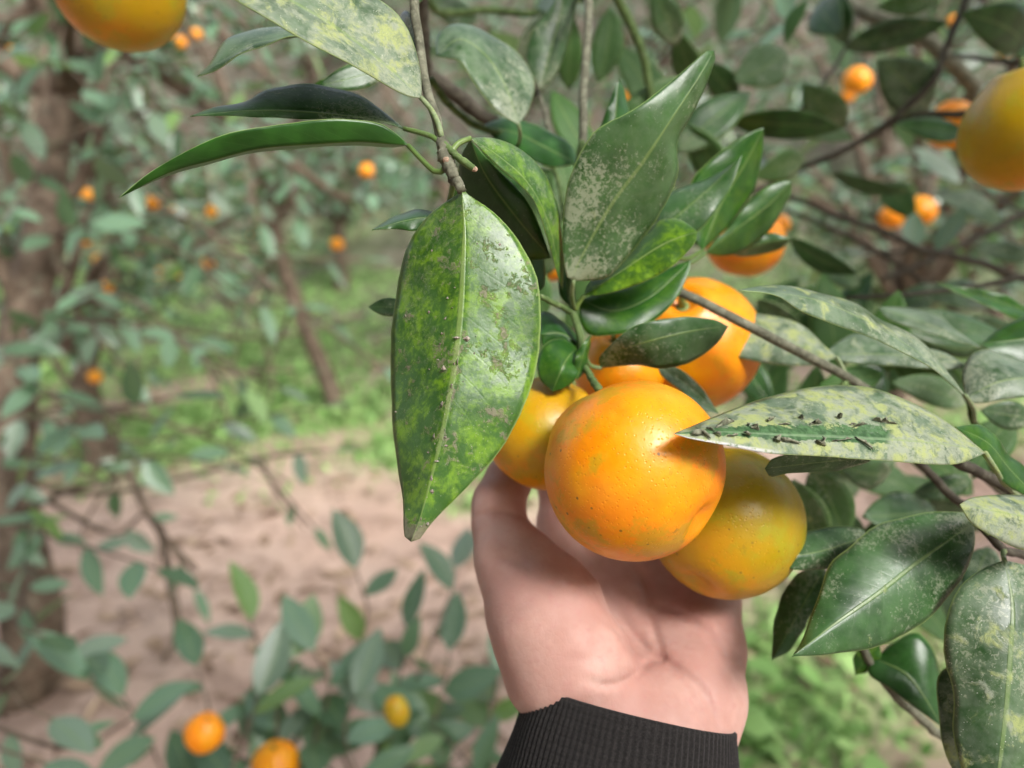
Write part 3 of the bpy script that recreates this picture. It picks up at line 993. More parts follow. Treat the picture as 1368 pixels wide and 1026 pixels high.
# the low bushy tree at the bottom left, over the soil
shrub = empty('young_mandarin_tree', (-0.28, 0.98, 0.0), 'low bushy young mandarin tree with pale green leaves over the bare soil', 'tree')
SB = np.array((-0.28, 0.98, -0.03))
twig(shrub, [SB, SB + (0.02, 0.01, 0.12), SB + (0.03, 0.03, 0.25)], [0.016, 0.012], M_BARK, 'trunk', world=True)
ST = SB + np.array((0.03, 0.03, 0.24))
for path, nl in (([(330, 990, 1.12), (350, 900, 1.15), (335, 830, 1.18)], 7), ([(300, 1000, 1.1), (275, 930, 1.12), (262, 890, 1.15)], 5),
                 ([(420, 1000, 1.1), (440, 920, 1.12), (420, 870, 1.14)], 8), ([(440, 960, 1.15), (490, 830, 1.2), (475, 760, 1.22)], 4),
                 ([(500, 1010, 1.1), (530, 920, 1.15), (545, 840, 1.2)], 8), ([(560, 1010, 1.12), (590, 930, 1.16), (600, 870, 1.2)], 8),
                 ([(600, 1020, 1.12), (650, 970, 1.16), (665, 900, 1.2)], 7), ([(380, 1010, 1.1), (370, 950, 1.1), (390, 880, 1.14)], 7),
                 ([(240, 1050, 1.05), (200, 990, 1.08), (165, 930, 1.12)], 4), ([(480, 1040, 1.02), (460, 980, 1.05), (475, 930, 1.08)], 6),
                 ([(560, 900, 1.17), (600, 800, 1.25), (610, 760, 1.3)], 4), ([(640, 1060, 1.05), (600, 990, 1.08), (560, 960, 1.1)], 6),
                 ([(310, 1060, 1.02), (330, 980, 1.04), (345, 930, 1.06)], 4), ([(150, 1080, 1.0), (130, 1030, 1.02), (170, 990, 1.04)], 4)):
    w0 = Pn(*path[0])
    spray(shrub, [ST, (ST + w0) / 2 + (0, 0, 0.02), w0] + [Pn(*q) for q in path[1:]], nl, 0.105, 0.003, M_BARK, world=True, start=0.5, droop=0.25)

# fallen dead twigs on the soil
for path, lab in (([(60, 470, 2.3), (150, 590, 2.05), (200, 690, 1.95), (235, 735, 1.88), (262, 762, 1.84)], 'long dead twig slanting down to the soil beside the bent trunk'),
                  ([(215, 700, 1.93), (228, 780, 1.82), (236, 850, 1.74), (215, 885, 1.70)], 'short dead twig lying on the bare soil below the slanting twig')):
    o = twig(None, path, [0.006, 0.011, 0.007], M_BARK, 'dead_twig')
    tag(o, lab, 'twig')

# ------------------------------------------------------------------ mandarins
def fruit_mesh(seed, r, nu=56, nv=36, oblate=0.90):
    rs = np.random.default_rng(seed)
    th = np.linspace(0, math.pi, nv)
    ph = np.linspace(0, 2 * math.pi, nu, endpoint=False)
    T, F = np.meshgrid(th, ph, indexing='ij')
    rad = np.ones_like(T)
    for k in range(5):
        a, b, p = rs.integers(1, 4), rs.integers(1, 4), rs.uniform(0, 6.28)
        rad += 0.011 * np.sin(a * F + p) * np.sin(b * T) * np.sin(T)
    rad += 0.008 * np.cos(9 * F + rs.uniform(0, 6)) * np.sin(T) ** 2 * np.clip(np.cos(T), 0, 1)
    rho = np.sin(T) * rad
    z = np.cos(T) * oblate * rad
    z -= 0.16 * np.exp(-(rho / 0.20) ** 2) * np.sign(np.cos(T)) * np.where(np.cos(T) > 0, 1.0, 0.7)
    z += 0.07 * np.exp(-((rho - 0.30) / 0.16) ** 2) * (np.cos(T) > 0)
    v = np.stack([rho * np.cos(F), rho * np.sin(F), z], -1).reshape(-1, 3) * r
    f = []
    for i in range(nv - 1):
        for j in range(nu):
            a = i * nu + j; b = i * nu + (j + 1) % nu
            f.append((a, a + nu, b + nu, b))
    return v, f


def calyx_geo(r):
    v, f = [], []
    n = 10
    for i in range(n):
        a = 2 * math.pi * i / n
        rr = r * (0.20 if i % 2 == 0 else 0.11)
        v.append((rr * math.cos(a), rr * math.sin(a), 0.80 * r + (0.01 if i % 2 == 0 else 0.0) * r))
    v.append((0, 0, 0.80 * r))
    for i in range(n):
        v.append((v[i][0], v[i][1], v[i][2] - 0.05 * r))
    for i in range(n):
        j = (i + 1) % n
        f.append((i, j, n))
        f.append((i, n + 1 + i, n + 1 + j, j))
    sv_, sf = tube_geo([(0, 0, 0.74 * r), (0, 0.02 * r, 0.92 * r), (0.02 * r, 0.05 * r, 1.08 * r)], [0.055 * r, 0.05 * r], 7, 0.0, len(v))
    return np.vstack([np.array(v), sv_]), f + sf


def mandarin(px, py, rpx, d, label, axis=(0, 0, 1), col=(0.3, 0.5, 0.5), seed=0, group=None, parts=True, nu=56, nv=36, oblate=0.92, stem_to=None):
    r = rpx * d / FPX
    v, f = fruit_mesh(seed, r, nu, nv, oblate)
    o = mesh_obj('mandarin', v, f, M_PEEL)
    o.location = P(px, py, d)
    q = Vector(axis).normalized().to_track_quat('Z', 'Y')
    o.rotation_mode = 'QUATERNION'
    o.rotation_quaternion = q
    o.color = (*col, 1)
    tag(o, label, 'mandarin', group)
    if parts:
        cv, cf = calyx_geo(r)
        c = mesh_obj('calyx', cv, cf, M_CALYX)
        c.parent = o
    return o


FM = mandarin(847, 627, 121, 0.275, 'large glossy orange mandarin at the front of the cluster above the palm', Vector(CAM_R @ np.array((-0.66, 0.48, -0.52))), (0.10, 1.0, 0.75), 3, nu=96, nv=64, oblate=0.96)
mandarin(728, 580, 80, 0.326, 'yellowish mandarin half hidden behind the big hanging leaf, touching the thumb', P(762, 508, 0.322) - P(728, 580, 0.326), (0.75, 0.6, 0.7), 5, nu=72, nv=48)
mandarin(969, 698, 102, 0.317, 'yellow-olive mandarin resting on the outer palm below the scarred leaf', P(1015, 600, 0.335) - P(969, 698, 0.317), (1.0, 0.9, 1.0), 9, nu=72, nv=48, oblate=0.97)
mandarin(922, 460, 92, 0.385, 'deep orange mandarin crossed by the brown twig behind the cluster', (-0.3, -0.5, 0.8), (0.05, 0.5, 0.3), 44, nu=64, nv=40)
mandarin(826, 495, 60, 0.365, 'shaded orange mandarin wedged at the stem joint behind the front fruit', (-0.2, -0.3, 0.9), (0.2, 0.4, 0.3), 14)
mandarin(995, 322, 52, 0.56, 'orange mandarin peeping out under the fresh green leaf tuft', (0.1, 0, 1), (0.1, 0.4, 0.3), 15)
mandarin(738, 352, 26, 0.50, 'mandarin showing as an orange sliver between the leaves at the stem', (0, 0, 1), (0.0, 0.3, 0.2), 16)
mandarin(1378, 173, 87, 0.40, 'yellow-green mandarin hanging by the bark-brown branch above the leafy twigs', (-0.3, 0.1, 0.95), (0.9, 0.5, 0.7), 17, nu=72, nv=48)
mandarin(158, -22, 87, 0.40, 'olive-tinged mandarin hanging above the bent brown trunk', (0.8, -0.2, 0.5), (0.85, 0.8, 0.8), 18, nu=72, nv=48)
mandarin(1272, 168, 34, 0.75, 'orange mandarin mostly hidden behind the yellow-green one', (0, 0, 1), (0.0, 0.3, 0.2), 19)
mandarin(1145, 108, 19, 1.6, 'bright small mandarin among the twigs beside the grey rounded leaf', (0, 0, 1), (0.0, 0.2, 0.2), 20, parts=False, nu=32, nv=20)
mandarin(1133, 128, 9, 2.4, 'pale tiny mandarin just under the bright small one', (0, 0, 1), (0.2, 0.2, 0.2), 21, parts=False, nu=24, nv=16)
mandarin(1112, 28, 9, 2.6, 'tiny mandarin high among the upper leaves by the thick branch', (0, 0, 1), (0.0, 0.2, 0.2), 22, parts=False, nu=24, nv=16)
mandarin(1228, 283, 22, 1.15, 'orange mandarin partly covered by a drooping dark leaf', (0, 0, 1), (0.0, 0.2, 0.2), 23, parts=False, nu=32, nv=20)
mandarin(1192, 290, 17, 1.25, 'smaller mandarin behind the drooping dark leaf', (0, 0, 1), (0.0, 0.2, 0.2), 24, parts=False, nu=32, nv=20)
mandarin(1213, 402, 12, 2.0, 'tiny mandarin seen just above the long arching dusty leaf', (0, 0, 1), (0.2, 0.2, 0.2), 25, parts=False, nu=24, nv=16)
mandarin(273, 979, 26, 0.95, 'orange mandarin hanging low over the bare soil on the bushy young tree', (0.3, 0, 1), (0.0, 0.2, 0.2), 26, parts=True, nu=32, nv=20, oblate=1.0)
mandarin(368, 1020, 31, 1.05, 'orange mandarin half covered by a pale leaf of the bushy young tree', (0, 0, 1), (0.2, 0.2, 0.2), 27, parts=True, nu=32, nv=20)
mandarin(530, 950, 17, 0.92, 'small yellow-green unripe mandarin inside the bushy young tree', (0.2, 0, -1), (1.0, 0.2, 1.0), 28, parts=False, nu=32, nv=20, oblate=1.35)
mandarin(712, 722, 14, 1.5, 'mandarin glimpsed through the gap between thumb and finger', (0, 0, 1), (0.3, 0.2, 0.2), 29, parts=False, nu=24, nv=16)
mandarin(845, 133, 16, 0.95, 'mandarin showing as an orange dot beside the upright speckled leaf', (0, 0, 1), (0.0, 0.2, 0.2), 30, parts=False, nu=24, nv=16)
mandarin(1042, 300, 14, 0.9, 'mandarin showing as an orange dot above the tuft of fresh leaves', (0, 0, 1), (0.0, 0.2, 0.2), 31, parts=False, nu=24, nv=16)
FARF = [(190, 318, 12), (194, 333, 11), (141, 385, 12), (117, 261, 12), (90, 146, 11), (46, 116, 11), (262, 46, 10), (241, 57, 11), (490, 228, 13), (274, 352, 11), (127, 503, 12), (450, 326, 11),
        (205, 270, 13), (236, 280, 10), (132, 347, 10), (163, 354, 9), (281, 283, 11), (340, 312, 9), (235, 368, 9), (282, 350, 9), (1340, 75, 9), (1273, 28, 9), (425, 633, 10), (308, 540, 8), (210, 365, 9), (115, 322, 8), (8, 62, 10)]
far_mesh = None
for i, (px, py, rp) in enumerate(FARF):
    rp *= 0.82
    d = 0.028 * FPX / rp * random.uniform(0.95, 1.05)
    if far_mesh is None:
        v_, f_ = fruit_mesh(77, 1.0, 20, 12)
        o = mesh_obj('mandarin', v_, f_, M_PEEL)
        far_mesh = o.data
    else:
        o = bpy.data.objects.new('mandarin', far_mesh)
        COL.objects.link(o)
    o.location = P(px, py, d)
    s_ = rp * d / FPX
    o.scale = (s_,) * 3
    o.color = (random.uniform(0, .4), .2, .3, 1)
    tag(o, 'tiny far mandarin dotting the blurred orchard trees in the distance', 'mandarin', 'far mandarins in the blurred orchard')

# ------------------------------------------------------------------ the tree in front
tree = empty('mandarin_tree', (1.25, 0.95, 0.0), 'nearest mandarin tree, its dusty leaves and laden twigs held by the hand', 'tree')
TB = np.array((1.25, 0.95, -0.05))
t_top = TB + np.array((-0.05, 0.0, 0.75))
tv, tf = tube_geo(catmull([TB, TB + (0.03, 0.02, 0.4), t_top], 14), [0.075, 0.055, 0.05], 12, 0.05)
mesh_obj('trunk', tv, tf, M_BARK, tree, TB)
# limbs from the trunk out to the visible twigs


def W(*pts):
    """mix of world vectors and pixel/depth tuples: ('w', x, y, z) or (px, py, d)"""
    return [np.array(q[1:]) if q[0] == 'w' else Pn(*q) for q in pts]


TT = ('w', *t_top)
B = {}
B['limb'] = twig(tree, W(TT, ('w', 1.0, 0.9, 1.2), ('w', 0.85, 0.85, 1.62), (1320, 150, 0.80), (1308, 125, 0.78), (1265, 78, 0.76), (1201, 36, 0.76), (1137, 4, 0.78), (1060, -60, 0.80)), [0.03, 0.026, 0.02, 0.010, 0.009, 0.007], M_TWIG, world=True, n=60)
B['low'] = twig(tree, W(TT, ('w', 0.95, 0.85, 1.0), (1480, 420, 0.74), (1344, 366, 0.72), (1237, 332, 0.70), (1130, 292, 0.68), (1055, 264, 0.66)), [0.03, 0.02, 0.012, 0.005, 0.004, 0.002], M_TWIG_D, world=True, n=50)
B['main'] = twig(tree, W(TT, ('w', 0.85, 0.75, 1.0), (1500, 760, 0.50), (1340, 655, 0.40), (1240, 580, 0.37), (1130, 509, 0.345), (1055, 466, 0.335), (985, 428, 0.33), (912, 388, 0.335), (830, 360, 0.345), (778, 330, 0.35)), [0.03, 0.02, 0.010, 0.0045, 0.003, 0.0026, 0.0024, 0.0020], M_TWIG, world=True, n=80)
B['over'] = twig(tree, W(('w', 0.85, 0.85, 1.62), (1250, -260, 0.70), (950, -200, 0.50), (790, -90, 0.42), (786, 0, 0.39), (784, 80, 0.375), (778, 190, 0.36), (770, 330, 0.35)), [0.015, 0.012, 0.008, 0.0032, 0.003, 0.0026, 0.0022, 0.002], M_TWIG, world=True, n=60)
B['second'] = twig(tree, W((790, -90, 0.42), (826, 0, 0.45), (855, 60, 0.46), (870, 128, 0.47), (890, 220, 0.47), (905, 300, 0.45)), [0.003, 0.0022], M_TWIG_G, world=True)
B['top'] = twig(tree, W((950, -200, 0.50), (700, -170, 0.36), (560, -110, 0.30), (552, -20, 0.278), (560, 60, 0.272), (570, 115, 0.268), (580, 152, 0.264), (590, 190, 0.261), (597, 215, 0.258)), [0.008, 0.004, 0.0028, 0.0022, 0.0018, 0.0017, 0.0017], M_TWIG, world=True, n=50)
B['node'] = twig(tree, W((589, 185, 0.261), (597, 214, 0.258), (604, 232, 0.256), (612, 246, 0.255), (617, 254, 0.254)), [0.0018, 0.0026, 0.0024, 0.0019, 0.0016], M_TWIG, world=True, noise=0.10)
twig(tree, W((560, -110, 0.36), (565, 80, 0.42), (600, 120, 0.44), (640, 152, 0.46), (700, 190, 0.48), (770, 240, 0.50)), [0.005, 0.0048, 0.0045, 0.003], M_TWIG_D, world=True)
twig(tree, W((560, -80, 0.50), (579, 12, 0.52), (650, 13, 0.54), (725, 16, 0.56), (830, -20, 0.6)), [0.003, 0.0022], M_TWIG_G, world=True)
twig(tree, W((575, 105, 0.36), (600, 140, 0.37), (640, 170, 0.38), (690, 185, 0.39), (740, 225, 0.40), (760, 330, 0.36)), [0.0018, 0.0013], M_TWIG_G, world=True)
twig(tree, W((697, 160, 0.42), (715, 122, 0.43), (728, 150, 0.42), (735, 180, 0.41), (755, 220, 0.40)), [0.0014, 0.0014], M_TWIG, world=True)
B['stem'] = twig(tree, W((778, 190, 0.36), (768, 300, 0.345), (763, 370, 0.325), (766, 415, 0.315), (775, 450, 0.312), (780, 490, 0.312)), [0.0022, 0.0018, 0.0014], M_TWIG_G, world=True)
twig(tree, W((721, 396, 0.30), (742, 406, 0.305), (762, 416, 0.314)), [0.0011, 0.0013], M_TWIG_G, world=True)
twig(tree, W((780, 486, 0.312), (790, 505, 0.300), (800, 520, 0.288)), [0.0014, 0.0016], M_TWIG_G, world=True)
twig(tree, W((778, 478, 0.313), (765, 500, 0.318), (752, 516, 0.318)), [0.0014, 0.0016], M_TWIG_G, world=True)
twig(tree, W((1130, 509, 0.345), (1090, 560, 0.34), (1010, 600, 0.322)), [0.0016, 0.0014], M_TWIG_G, world=True)
# dark twigs upper right
for pth, rd in ((((1300, -60, 0.60), (1290, 0, 0.60), (1265, 60, 0.60), (1247, 107, 0.60), (1194, 157, 0.61), (1130, 200, 0.62), (1065, 228, 0.63), (1000, 262, 0.62)), [0.0035, 0.003, 0.0025, 0.002]),
                (((1400, 92, 0.66), (1368, 87, 0.66), (1320, 80, 0.68), (1272, 73, 0.74)), [0.003, 0.002]),
                (((1420, 140, 0.56), (1296, 152, 0.60), (1215, 157, 0.62), (1150, 190, 0.63), (1100, 215, 0.63)), [0.004, 0.003, 0.002]),
                (((1145, 20, 0.78), (1126, 71, 0.66), (1085, 130, 0.62), (1051, 160, 0.60)), [0.002, 0.0015]),
                (((1430, 240, 0.80), (1368, 285, 0.78), (1237, 350, 0.74), (1180, 372, 0.72)), [0.004, 0.002]),
                (((1300, 440, 0.8), (1210, 360, 0.78), (1120, 310, 0.76), (1050, 280, 0.75)), [0.004, 0.003, 0.002]),
                (((1400, 360, 0.50), (1368, 370, 0.50), (1290, 385, 0.50), (1201, 394, 0.50), (1130, 398, 0.50)), [0.002, 0.0013]),
                (((1310, -10, 0.9), (1330, 50, 0.92), (1345, 80, 0.95)), [0.003, 0.002])):
    twig(tree, W(*pth), rd, M_TWIG_D, world=True)
# right hand twigs
B['r1'] = twig(tree, W((1340, 655, 0.40), (1300, 560, 0.33), (1297, 545, 0.325), (1290, 528, 0.32)), [0.002, 0.0013], M_TWIG_G, world=True)
B['r2'] = twig(tree, W((1500, 740, 0.42), (1400, 690, 0.36), (1340, 648, 0.33), (1285, 620, 0.31), (1240, 600, 0.30)), [0.004, 0.0028, 0.002], M_TWIG_D, world=True)
B['r3'] = twig(tree, W((1340, 700, 0.36), (1278, 668, 0.35), (1250, 640, 0.345), (1225, 615, 0.34), (1190, 585, 0.34)), [0.0022, 0.0018], M_TWIG_D, world=True)
B['r4'] = twig(tree, W((1420, 790, 0.36), (1375, 745, 0.32), (1342, 735, 0.30), (1322, 715, 0.295), (1305, 695, 0.30)), [0.0028, 0.002, 0.0016], M_TWIG_D, world=True)
B['r5'] = twig(tree, W((1420, 1030, 0.42), (1330, 1005, 0.38), (1261, 984, 0.36), (1238, 967, 0.355), (1201, 934, 0.35), (1167, 892, 0.345), (1150, 860, 0.345)), [0.003, 0.0022, 0.0018], M_TWIG, world=True)

# leaf scars and buds at the node
for px, py, d, r in ((596, 214, 0.2560, 0.0013), (634, 226, 0.2555, 0.0011)):
    v_, f_ = fruit_mesh(px, r, 12, 8, 0.9)
    o = mesh_obj('leaf_scar', v_ + np.array(P(px, py, d)), f_, M_CALLUS, B['node'], np.array(P(px, py, d)))
twig(B['node'], W((592, 190, 0.259), (606, 205, 0.257), (620, 216, 0.256), (633, 226, 0.2555)), [0.0010, 0.0012, 0.0013, 0.0011], M_TWIG_G, 'leaf_stalk', world=True)

# --- leaves traced one by one
L1 = leaf(tree, [(617, 250), (620, 300), (619, 340), (614, 425), (606, 493), (592, 571), (577, 634), (562, 690), (549, 724)],
     [(611, 259), (572, 288), (541, 337), (526, 410), (521, 483), (524, 561), (531, 629), (538, 668), (540, 715)],
     [(628, 262), (660, 284), (694, 322), (719, 376), (723, 434), (718, 488), (699, 547), (670, 600), (631, 644), (582, 693), (559, 722)],
     (0.255, 0.249, 0.241, 0.236), dl=0.019, dr=0.006, col=(0.05, 0.27, 0.80, 0.58), pet=[(606, 236, 0.2565), (613, 245, 0.2555)], bulge=0.035, wav=0.0008, n=44, m=19)
L1.name = 'leaf'
leaf(tree, [(766, 375), (772, 352), (815, 276), (859, 217), (906, 146), (934, 103), (954, 68)],
     [(758, 371), (752, 340), (752, 292), (758, 245), (776, 201), (800, 170), (847, 146), (894, 110), (926, 83), (946, 67)],
     [(790, 375), (812, 371), (829, 355), (855, 324), (883, 284), (906, 233), (905, 190), (922, 158), (942, 118), (956, 78)],
     (0.300, 0.290, 0.280, 0.285), dl=-0.004, dr=0.012, col=(0.14, 0.48, 0.34, 0.10), pet=[(767, 412, 0.314), (764, 392, 0.306)], n=40, m=15)
leaf(tree, [(563, 131), (515, 87), (462, 46), (420, 19), (340, -25), (262, -52)],
     [(538, 125), (485, 95), (424, 63), (367, 30), (321, 4), (285, -22)],
     [(563, 106), (557, 72), (542, 34), (511, 2), (440, -38), (350, -58)],
     (0.262, 0.250, 0.238, 0.232), dl=-0.012, dr=0.016, col=(0.62, 1.0, 0.1, 0.12), pet=[(590, 186, 0.261), (587, 170, 0.2605), (577, 148, 0.261)], n=36, m=15)
leaf(tree, [(470, 30), (400, 48), (340, 58), (300, 80), (263, 102)], [(430, 28), (371, 36), (333, 40), (302, 53), (280, 84)], [(430, 45), (386, 49), (348, 62), (318, 74), (287, 94)],
     (0.285, 0.28, 0.275), dl=0.014, dr=-0.003, col=(0.15, 0.7, 0.1, 0.1))
leaf(tree, [(540, 172), (500, 160), (409, 150), (330, 148), (254, 155)], [(500, 139), (470, 123), (424, 113), (386, 113), (356, 120), (329, 135), (287, 143)], [(500, 162), (462, 160), (409, 159), (356, 157), (310, 155)],
     (0.265, 0.260, 0.254), dl=0.010, dr=0.000, col=(0.20, 0.35, 0.25, 0.05), pet=[(592, 195, 0.2605), (578, 183, 0.262), (560, 177, 0.264)])
leaf(tree, [(546, 194), (523, 193), (481, 190), (424, 193), (348, 199), (283, 215), (226, 231), (160, 264)],
     [(530, 179), (508, 165), (473, 160), (424, 160), (363, 167), (302, 180), (249, 201), (204, 228)],
     [(523, 197), (481, 195), (424, 197), (348, 203), (283, 219), (226, 234)],
     (0.262, 0.252, 0.246, 0.243), dl=-0.004, dr=0.018, col=(0.0, 0.03, 0.30, 0.0), show='top', pet=[(597, 222, 0.2575), (584, 231, 0.2585), (566, 216, 0.260)], n=40)
leaf(tree, [(590, 288), (549, 293), (497, 307)], [(570, 280), (549, 281), (523, 291)], [(565, 305), (549, 309), (530, 306)], (0.268, 0.266, 0.264), dl=0.01, col=(0.1, 0.3, 0.3, 0.0), pet=[(607, 240, 0.258), (600, 270, 0.264)])
leaf(tree, [(628, 184), (665, 208), (705, 245), (733, 300), (752, 388)], [(648, 205), (669, 225), (696, 248), (716, 272), (733, 324), (744, 363)], [(657, 184), (681, 191), (704, 206), (726, 229), (739, 256), (747, 283), (753, 340)],
     (0.262, 0.272, 0.285, 0.305), dl=-0.002, dr=0.012, col=(0.12, 0.35, 0.75, 0.25), pet=[(602, 205, 0.258), (612, 192, 0.2595)])
leaf(tree, [(628, 186), (650, 235), (690, 290), (736, 345)], [(614, 215), (616, 260), (650, 310), (700, 345)], [(660, 222), (690, 250), (716, 290)], (0.275, 0.283, 0.290, 0.30), dl=0.012, col=(0.05, 0.2, 0.15, 0.1))
leaf(tree, [(716, 392), (712, 350), (709, 278)], [(695, 375), (688, 340), (690, 308)], [(728, 380), (727, 345), (720, 305)], (0.31, 0.31, 0.31), dl=-0.002, dr=0.008, col=(0.05, 0.2, 0.3, 0.0))
leaf(tree, [(693, 166), (675, 115), (650, 75), (615, 52), (583, 75)], [(665, 150), (638, 118), (616, 84), (600, 78)], [(707, 146), (714, 110), (697, 75), (665, 52), (630, 33), (600, 33), (583, 50)],
     (0.345, 0.35, 0.345, 0.34), dl=-0.008, dr=0.016, col=(0.05, 0.75, 0.05, 0.0), pet=[(692, 196, 0.39), (695, 182, 0.355)])
leaf(tree, [(721, 120), (735, 70), (748, 20), (764, -50)], [(707, 95), (703, 71), (713, 39), (737, 8), (750, -25)], [(740, 105), (752, 79), (764, 39), (772, 0), (774, -25)], (0.42, 0.42, 0.42), dr=0.012, col=(0.1, 0.5, 0.1, 0.05))
leaf(tree, [(770, 218), (725, 195), (690, 178), (645, 168)], [(740, 224), (700, 210), (665, 190)], [(765, 195), (735, 175), (690, 158), (662, 160)], (0.37, 0.38, 0.39), dl=-0.006, dr=0.01, col=(0.02, 0.2, 0.1, 0.0))
leaf(tree, [(822, 200), (822, 160), (827, 105)], [(802, 180), (806, 158), (817, 128)], [(842, 180), (840, 145), (834, 120)], (0.33, 0.33, 0.33), dr=0.008, col=(0.02, 0.15, 0.2, 0.0))
leaf(tree, [(938, 335), (965, 270), (995, 220), (1021, 170)], [(910, 290), (923, 243), (941, 221), (966, 200), (998, 179)], [(980, 296), (1005, 260), (1014, 232), (1019, 200)], (0.36, 0.362, 0.36), dl=-0.004, dr=0.012, col=(0.0, 0.10, 0.45, 0.0), pet=[(905, 345, 0.345), (920, 345, 0.355)])
leaf(tree, [(878, 312), (915, 280), (955, 245), (992, 206)], [(880, 270), (908, 251), (944, 239), (976, 221)], [(905, 312), (933, 309), (962, 275), (980, 243)], (0.335, 0.335, 0.335), dl=0.014, dr=-0.002, col=(0.05, 0.35, 0.35, 0.0), pet=[(850, 350, 0.345), (862, 330, 0.34)])
leaf(tree, [(942, 338), (985, 305), (1025, 275), (1058, 243)], [(955, 320), (969, 308), (1001, 268), (1023, 250), (1045, 241)], [(962, 342), (987, 338), (1019, 318), (1037, 296), (1055, 264)], (0.37, 0.37, 0.37), dl=0.0, dr=0.012, col=(0.0, 0.22, 0.42, 0.0), pet=[(905, 355, 0.345), (925, 350, 0.36)])
leaf(tree, [(975, 340), (1020, 325), (1058, 319)], [(1000, 322), (1030, 311)], [(1001, 343), (1040, 334)], (0.385, 0.385, 0.385), dr=0.01, col=(0.05, 0.4, 0.4, 0.0))
leaf(tree, [(780, 395), (827, 364), (885, 327), (932, 309)], [(788, 376), (827, 350), (862, 312), (883, 294), (910, 294)], [(808, 393), (855, 379), (894, 359), (926, 328)], (0.312, 0.306, 0.300), dl=0.012, dr=-0.002, col=(0.08, 0.2, 1.0, 0.25), pet=[(768, 414, 0.314), (773, 405, 0.313)])
leaf(tree, [(776, 400), (820, 415), (870, 395), (924, 347)], [(800, 392), (850, 380), (894, 358)], [(774, 425), (786, 447), (812, 448), (845, 443), (875, 428), (900, 404), (918, 371)], (0.322, 0.324, 0.328), dl=0.004, dr=-0.004, col=(0.0, 0.08, 0.45, 0.0), pet=[(767, 418, 0.315), (770, 408, 0.318)])
leaf(tree, [(803, 492), (830, 468), (880, 452), (930, 441), (973, 436)], [(800, 480), (813, 463), (844, 437), (879, 427), (919, 423), (954, 427)], [(820, 490), (853, 488), (884, 493), (923, 484), (958, 459)], (0.318, 0.302, 0.302, 0.310), dl=-0.001, dr=0.008, col=(0.12, 0.5, 0.15, 0.1), pet=[(779, 470, 0.312), (788, 488, 0.316)])
leaf(tree, [(878, 488), (918, 515), (960, 553)], [(895, 486), (925, 505), (945, 528)], [(885, 503), (909, 521), (935, 545)], (0.335, 0.33, 0.325), dr=-0.003, col=(0.1, 0.7, 0.1, 0.1))
leaf(tree, [(772, 464), (756, 482), (738, 523)], [(750, 452), (727, 460), (717, 485), (722, 508)], [(777, 485), (769, 507), (752, 519)], (0.313, 0.302, 0.304), dl=0.006, dr=0.003, bulge=-0.02, col=(0.02, 0.15, 0.45, 0.05), pet=[(772, 440, 0.313), (774, 452, 0.3135)])
leaf(tree, [(776, 462), (752, 446), (722, 446)], [(770, 446), (745, 424), (724, 416)], [(760, 462), (740, 458), (726, 463)], (0.316, 0.314, 0.310), dl=0.01, col=(0.02, 0.15, 0.25, 0.0))
leaf(tree, [(771, 508), (778, 478), (790, 446)], [(766, 492), (772, 468)], [(782, 494), (788, 466)], (0.306, 0.305, 0.306), dr=0.004, col=(0.02, 0.15, 0.5, 0.1))
leaf(tree, [(762, 410), (757, 385), (752, 340)], [(748, 395), (746, 365)], [(768, 395), (765, 362)], (0.318, 0.322, 0.325), dr=0.006, col=(0.02, 0.2, 0.4, 0.0))

# the scarred leaf and the right-hand group
LS = leaf(tree, [(1317, 605), (1265, 594), (1194, 588), (1112, 584), (1041, 581), (966, 577), (900, 579)],
     [(1276, 572), (1244, 550), (1208, 533), (1165, 518), (1123, 514), (1076, 518), (1030, 529), (987, 543), (934, 565)],
     [(1280, 620), (1237, 620), (1183, 616), (1130, 612), (1066, 608), (1016, 604), (966, 594), (923, 586)],
     (0.268, 0.256, 0.245, 0.234), dl=0.030, dr=-0.004, col=(0.78, 0.9, 0.1, 0.12), pet=[(1400, 690, 0.36), (1345, 650, 0.30), (1326, 616, 0.272)], mats=[M_SCAR, M_UNDER], n=44, m=19)
leaf(B['r2'], [(1165, 612), (1100, 617), (1022, 626)], [(1140, 600), (1080, 604), (1035, 612)], [(1158, 618), (1112, 630), (1058, 632), (1030, 637)], (0.275, 0.272, 0.27), dl=-0.004, dr=0.006, col=(0.1, 0.5, 0.05, 0.1))
leaf(B['r1'], [(1290, 529), (1262, 497), (1210, 460), (1150, 425), (1080, 398), (987, 387)], [(1276, 518), (1247, 493), (1208, 472), (1165, 451), (1112, 433), (1069, 415), (1037, 394)],
     [(1269, 500), (1244, 468), (1212, 443), (1176, 426), (1144, 404), (1101, 393), (1058, 382), (1023, 381)], (0.300, 0.292, 0.283, 0.275), dl=-0.004, dr=0.018, col=(0.42, 0.85, 0.1, 0.1), pet=[(1302, 562, 0.33), (1300, 545, 0.315)], n=36)
leaf(B['main'], [(1118, 477), (1070, 462), (1010, 452), (945, 466)], [(1101, 461), (1080, 440), (1051, 426), (1005, 418), (973, 425)], [(1094, 487), (1051, 489), (1005, 482), (969, 473)], (0.345, 0.355, 0.36), dl=0.014, dr=-0.003, col=(0.70, 0.9, 0.1, 0.1), pet=[(1135, 510, 0.345), (1125, 490, 0.345)])
leaf(B['main'], [(1290, 488), (1200, 474), (1100, 474)], [(1260, 470), (1201, 458), (1148, 445), (1120, 456)], [(1270, 494), (1201, 490), (1130, 484)], (0.335, 0.345, 0.35), dl=0.012, dr=-0.002, col=(0.40, 0.85, 0.05, 0.05))
leaf(B['main'], [(1313, 465), (1250, 437), (1173, 410)], [(1280, 456), (1237, 443), (1190, 428)], [(1280, 443), (1258, 424), (1215, 411)], (0.36, 0.37, 0.38), dl=-0.003, dr=0.016, col=(0.2, 0.9, 0.0, 0.05))
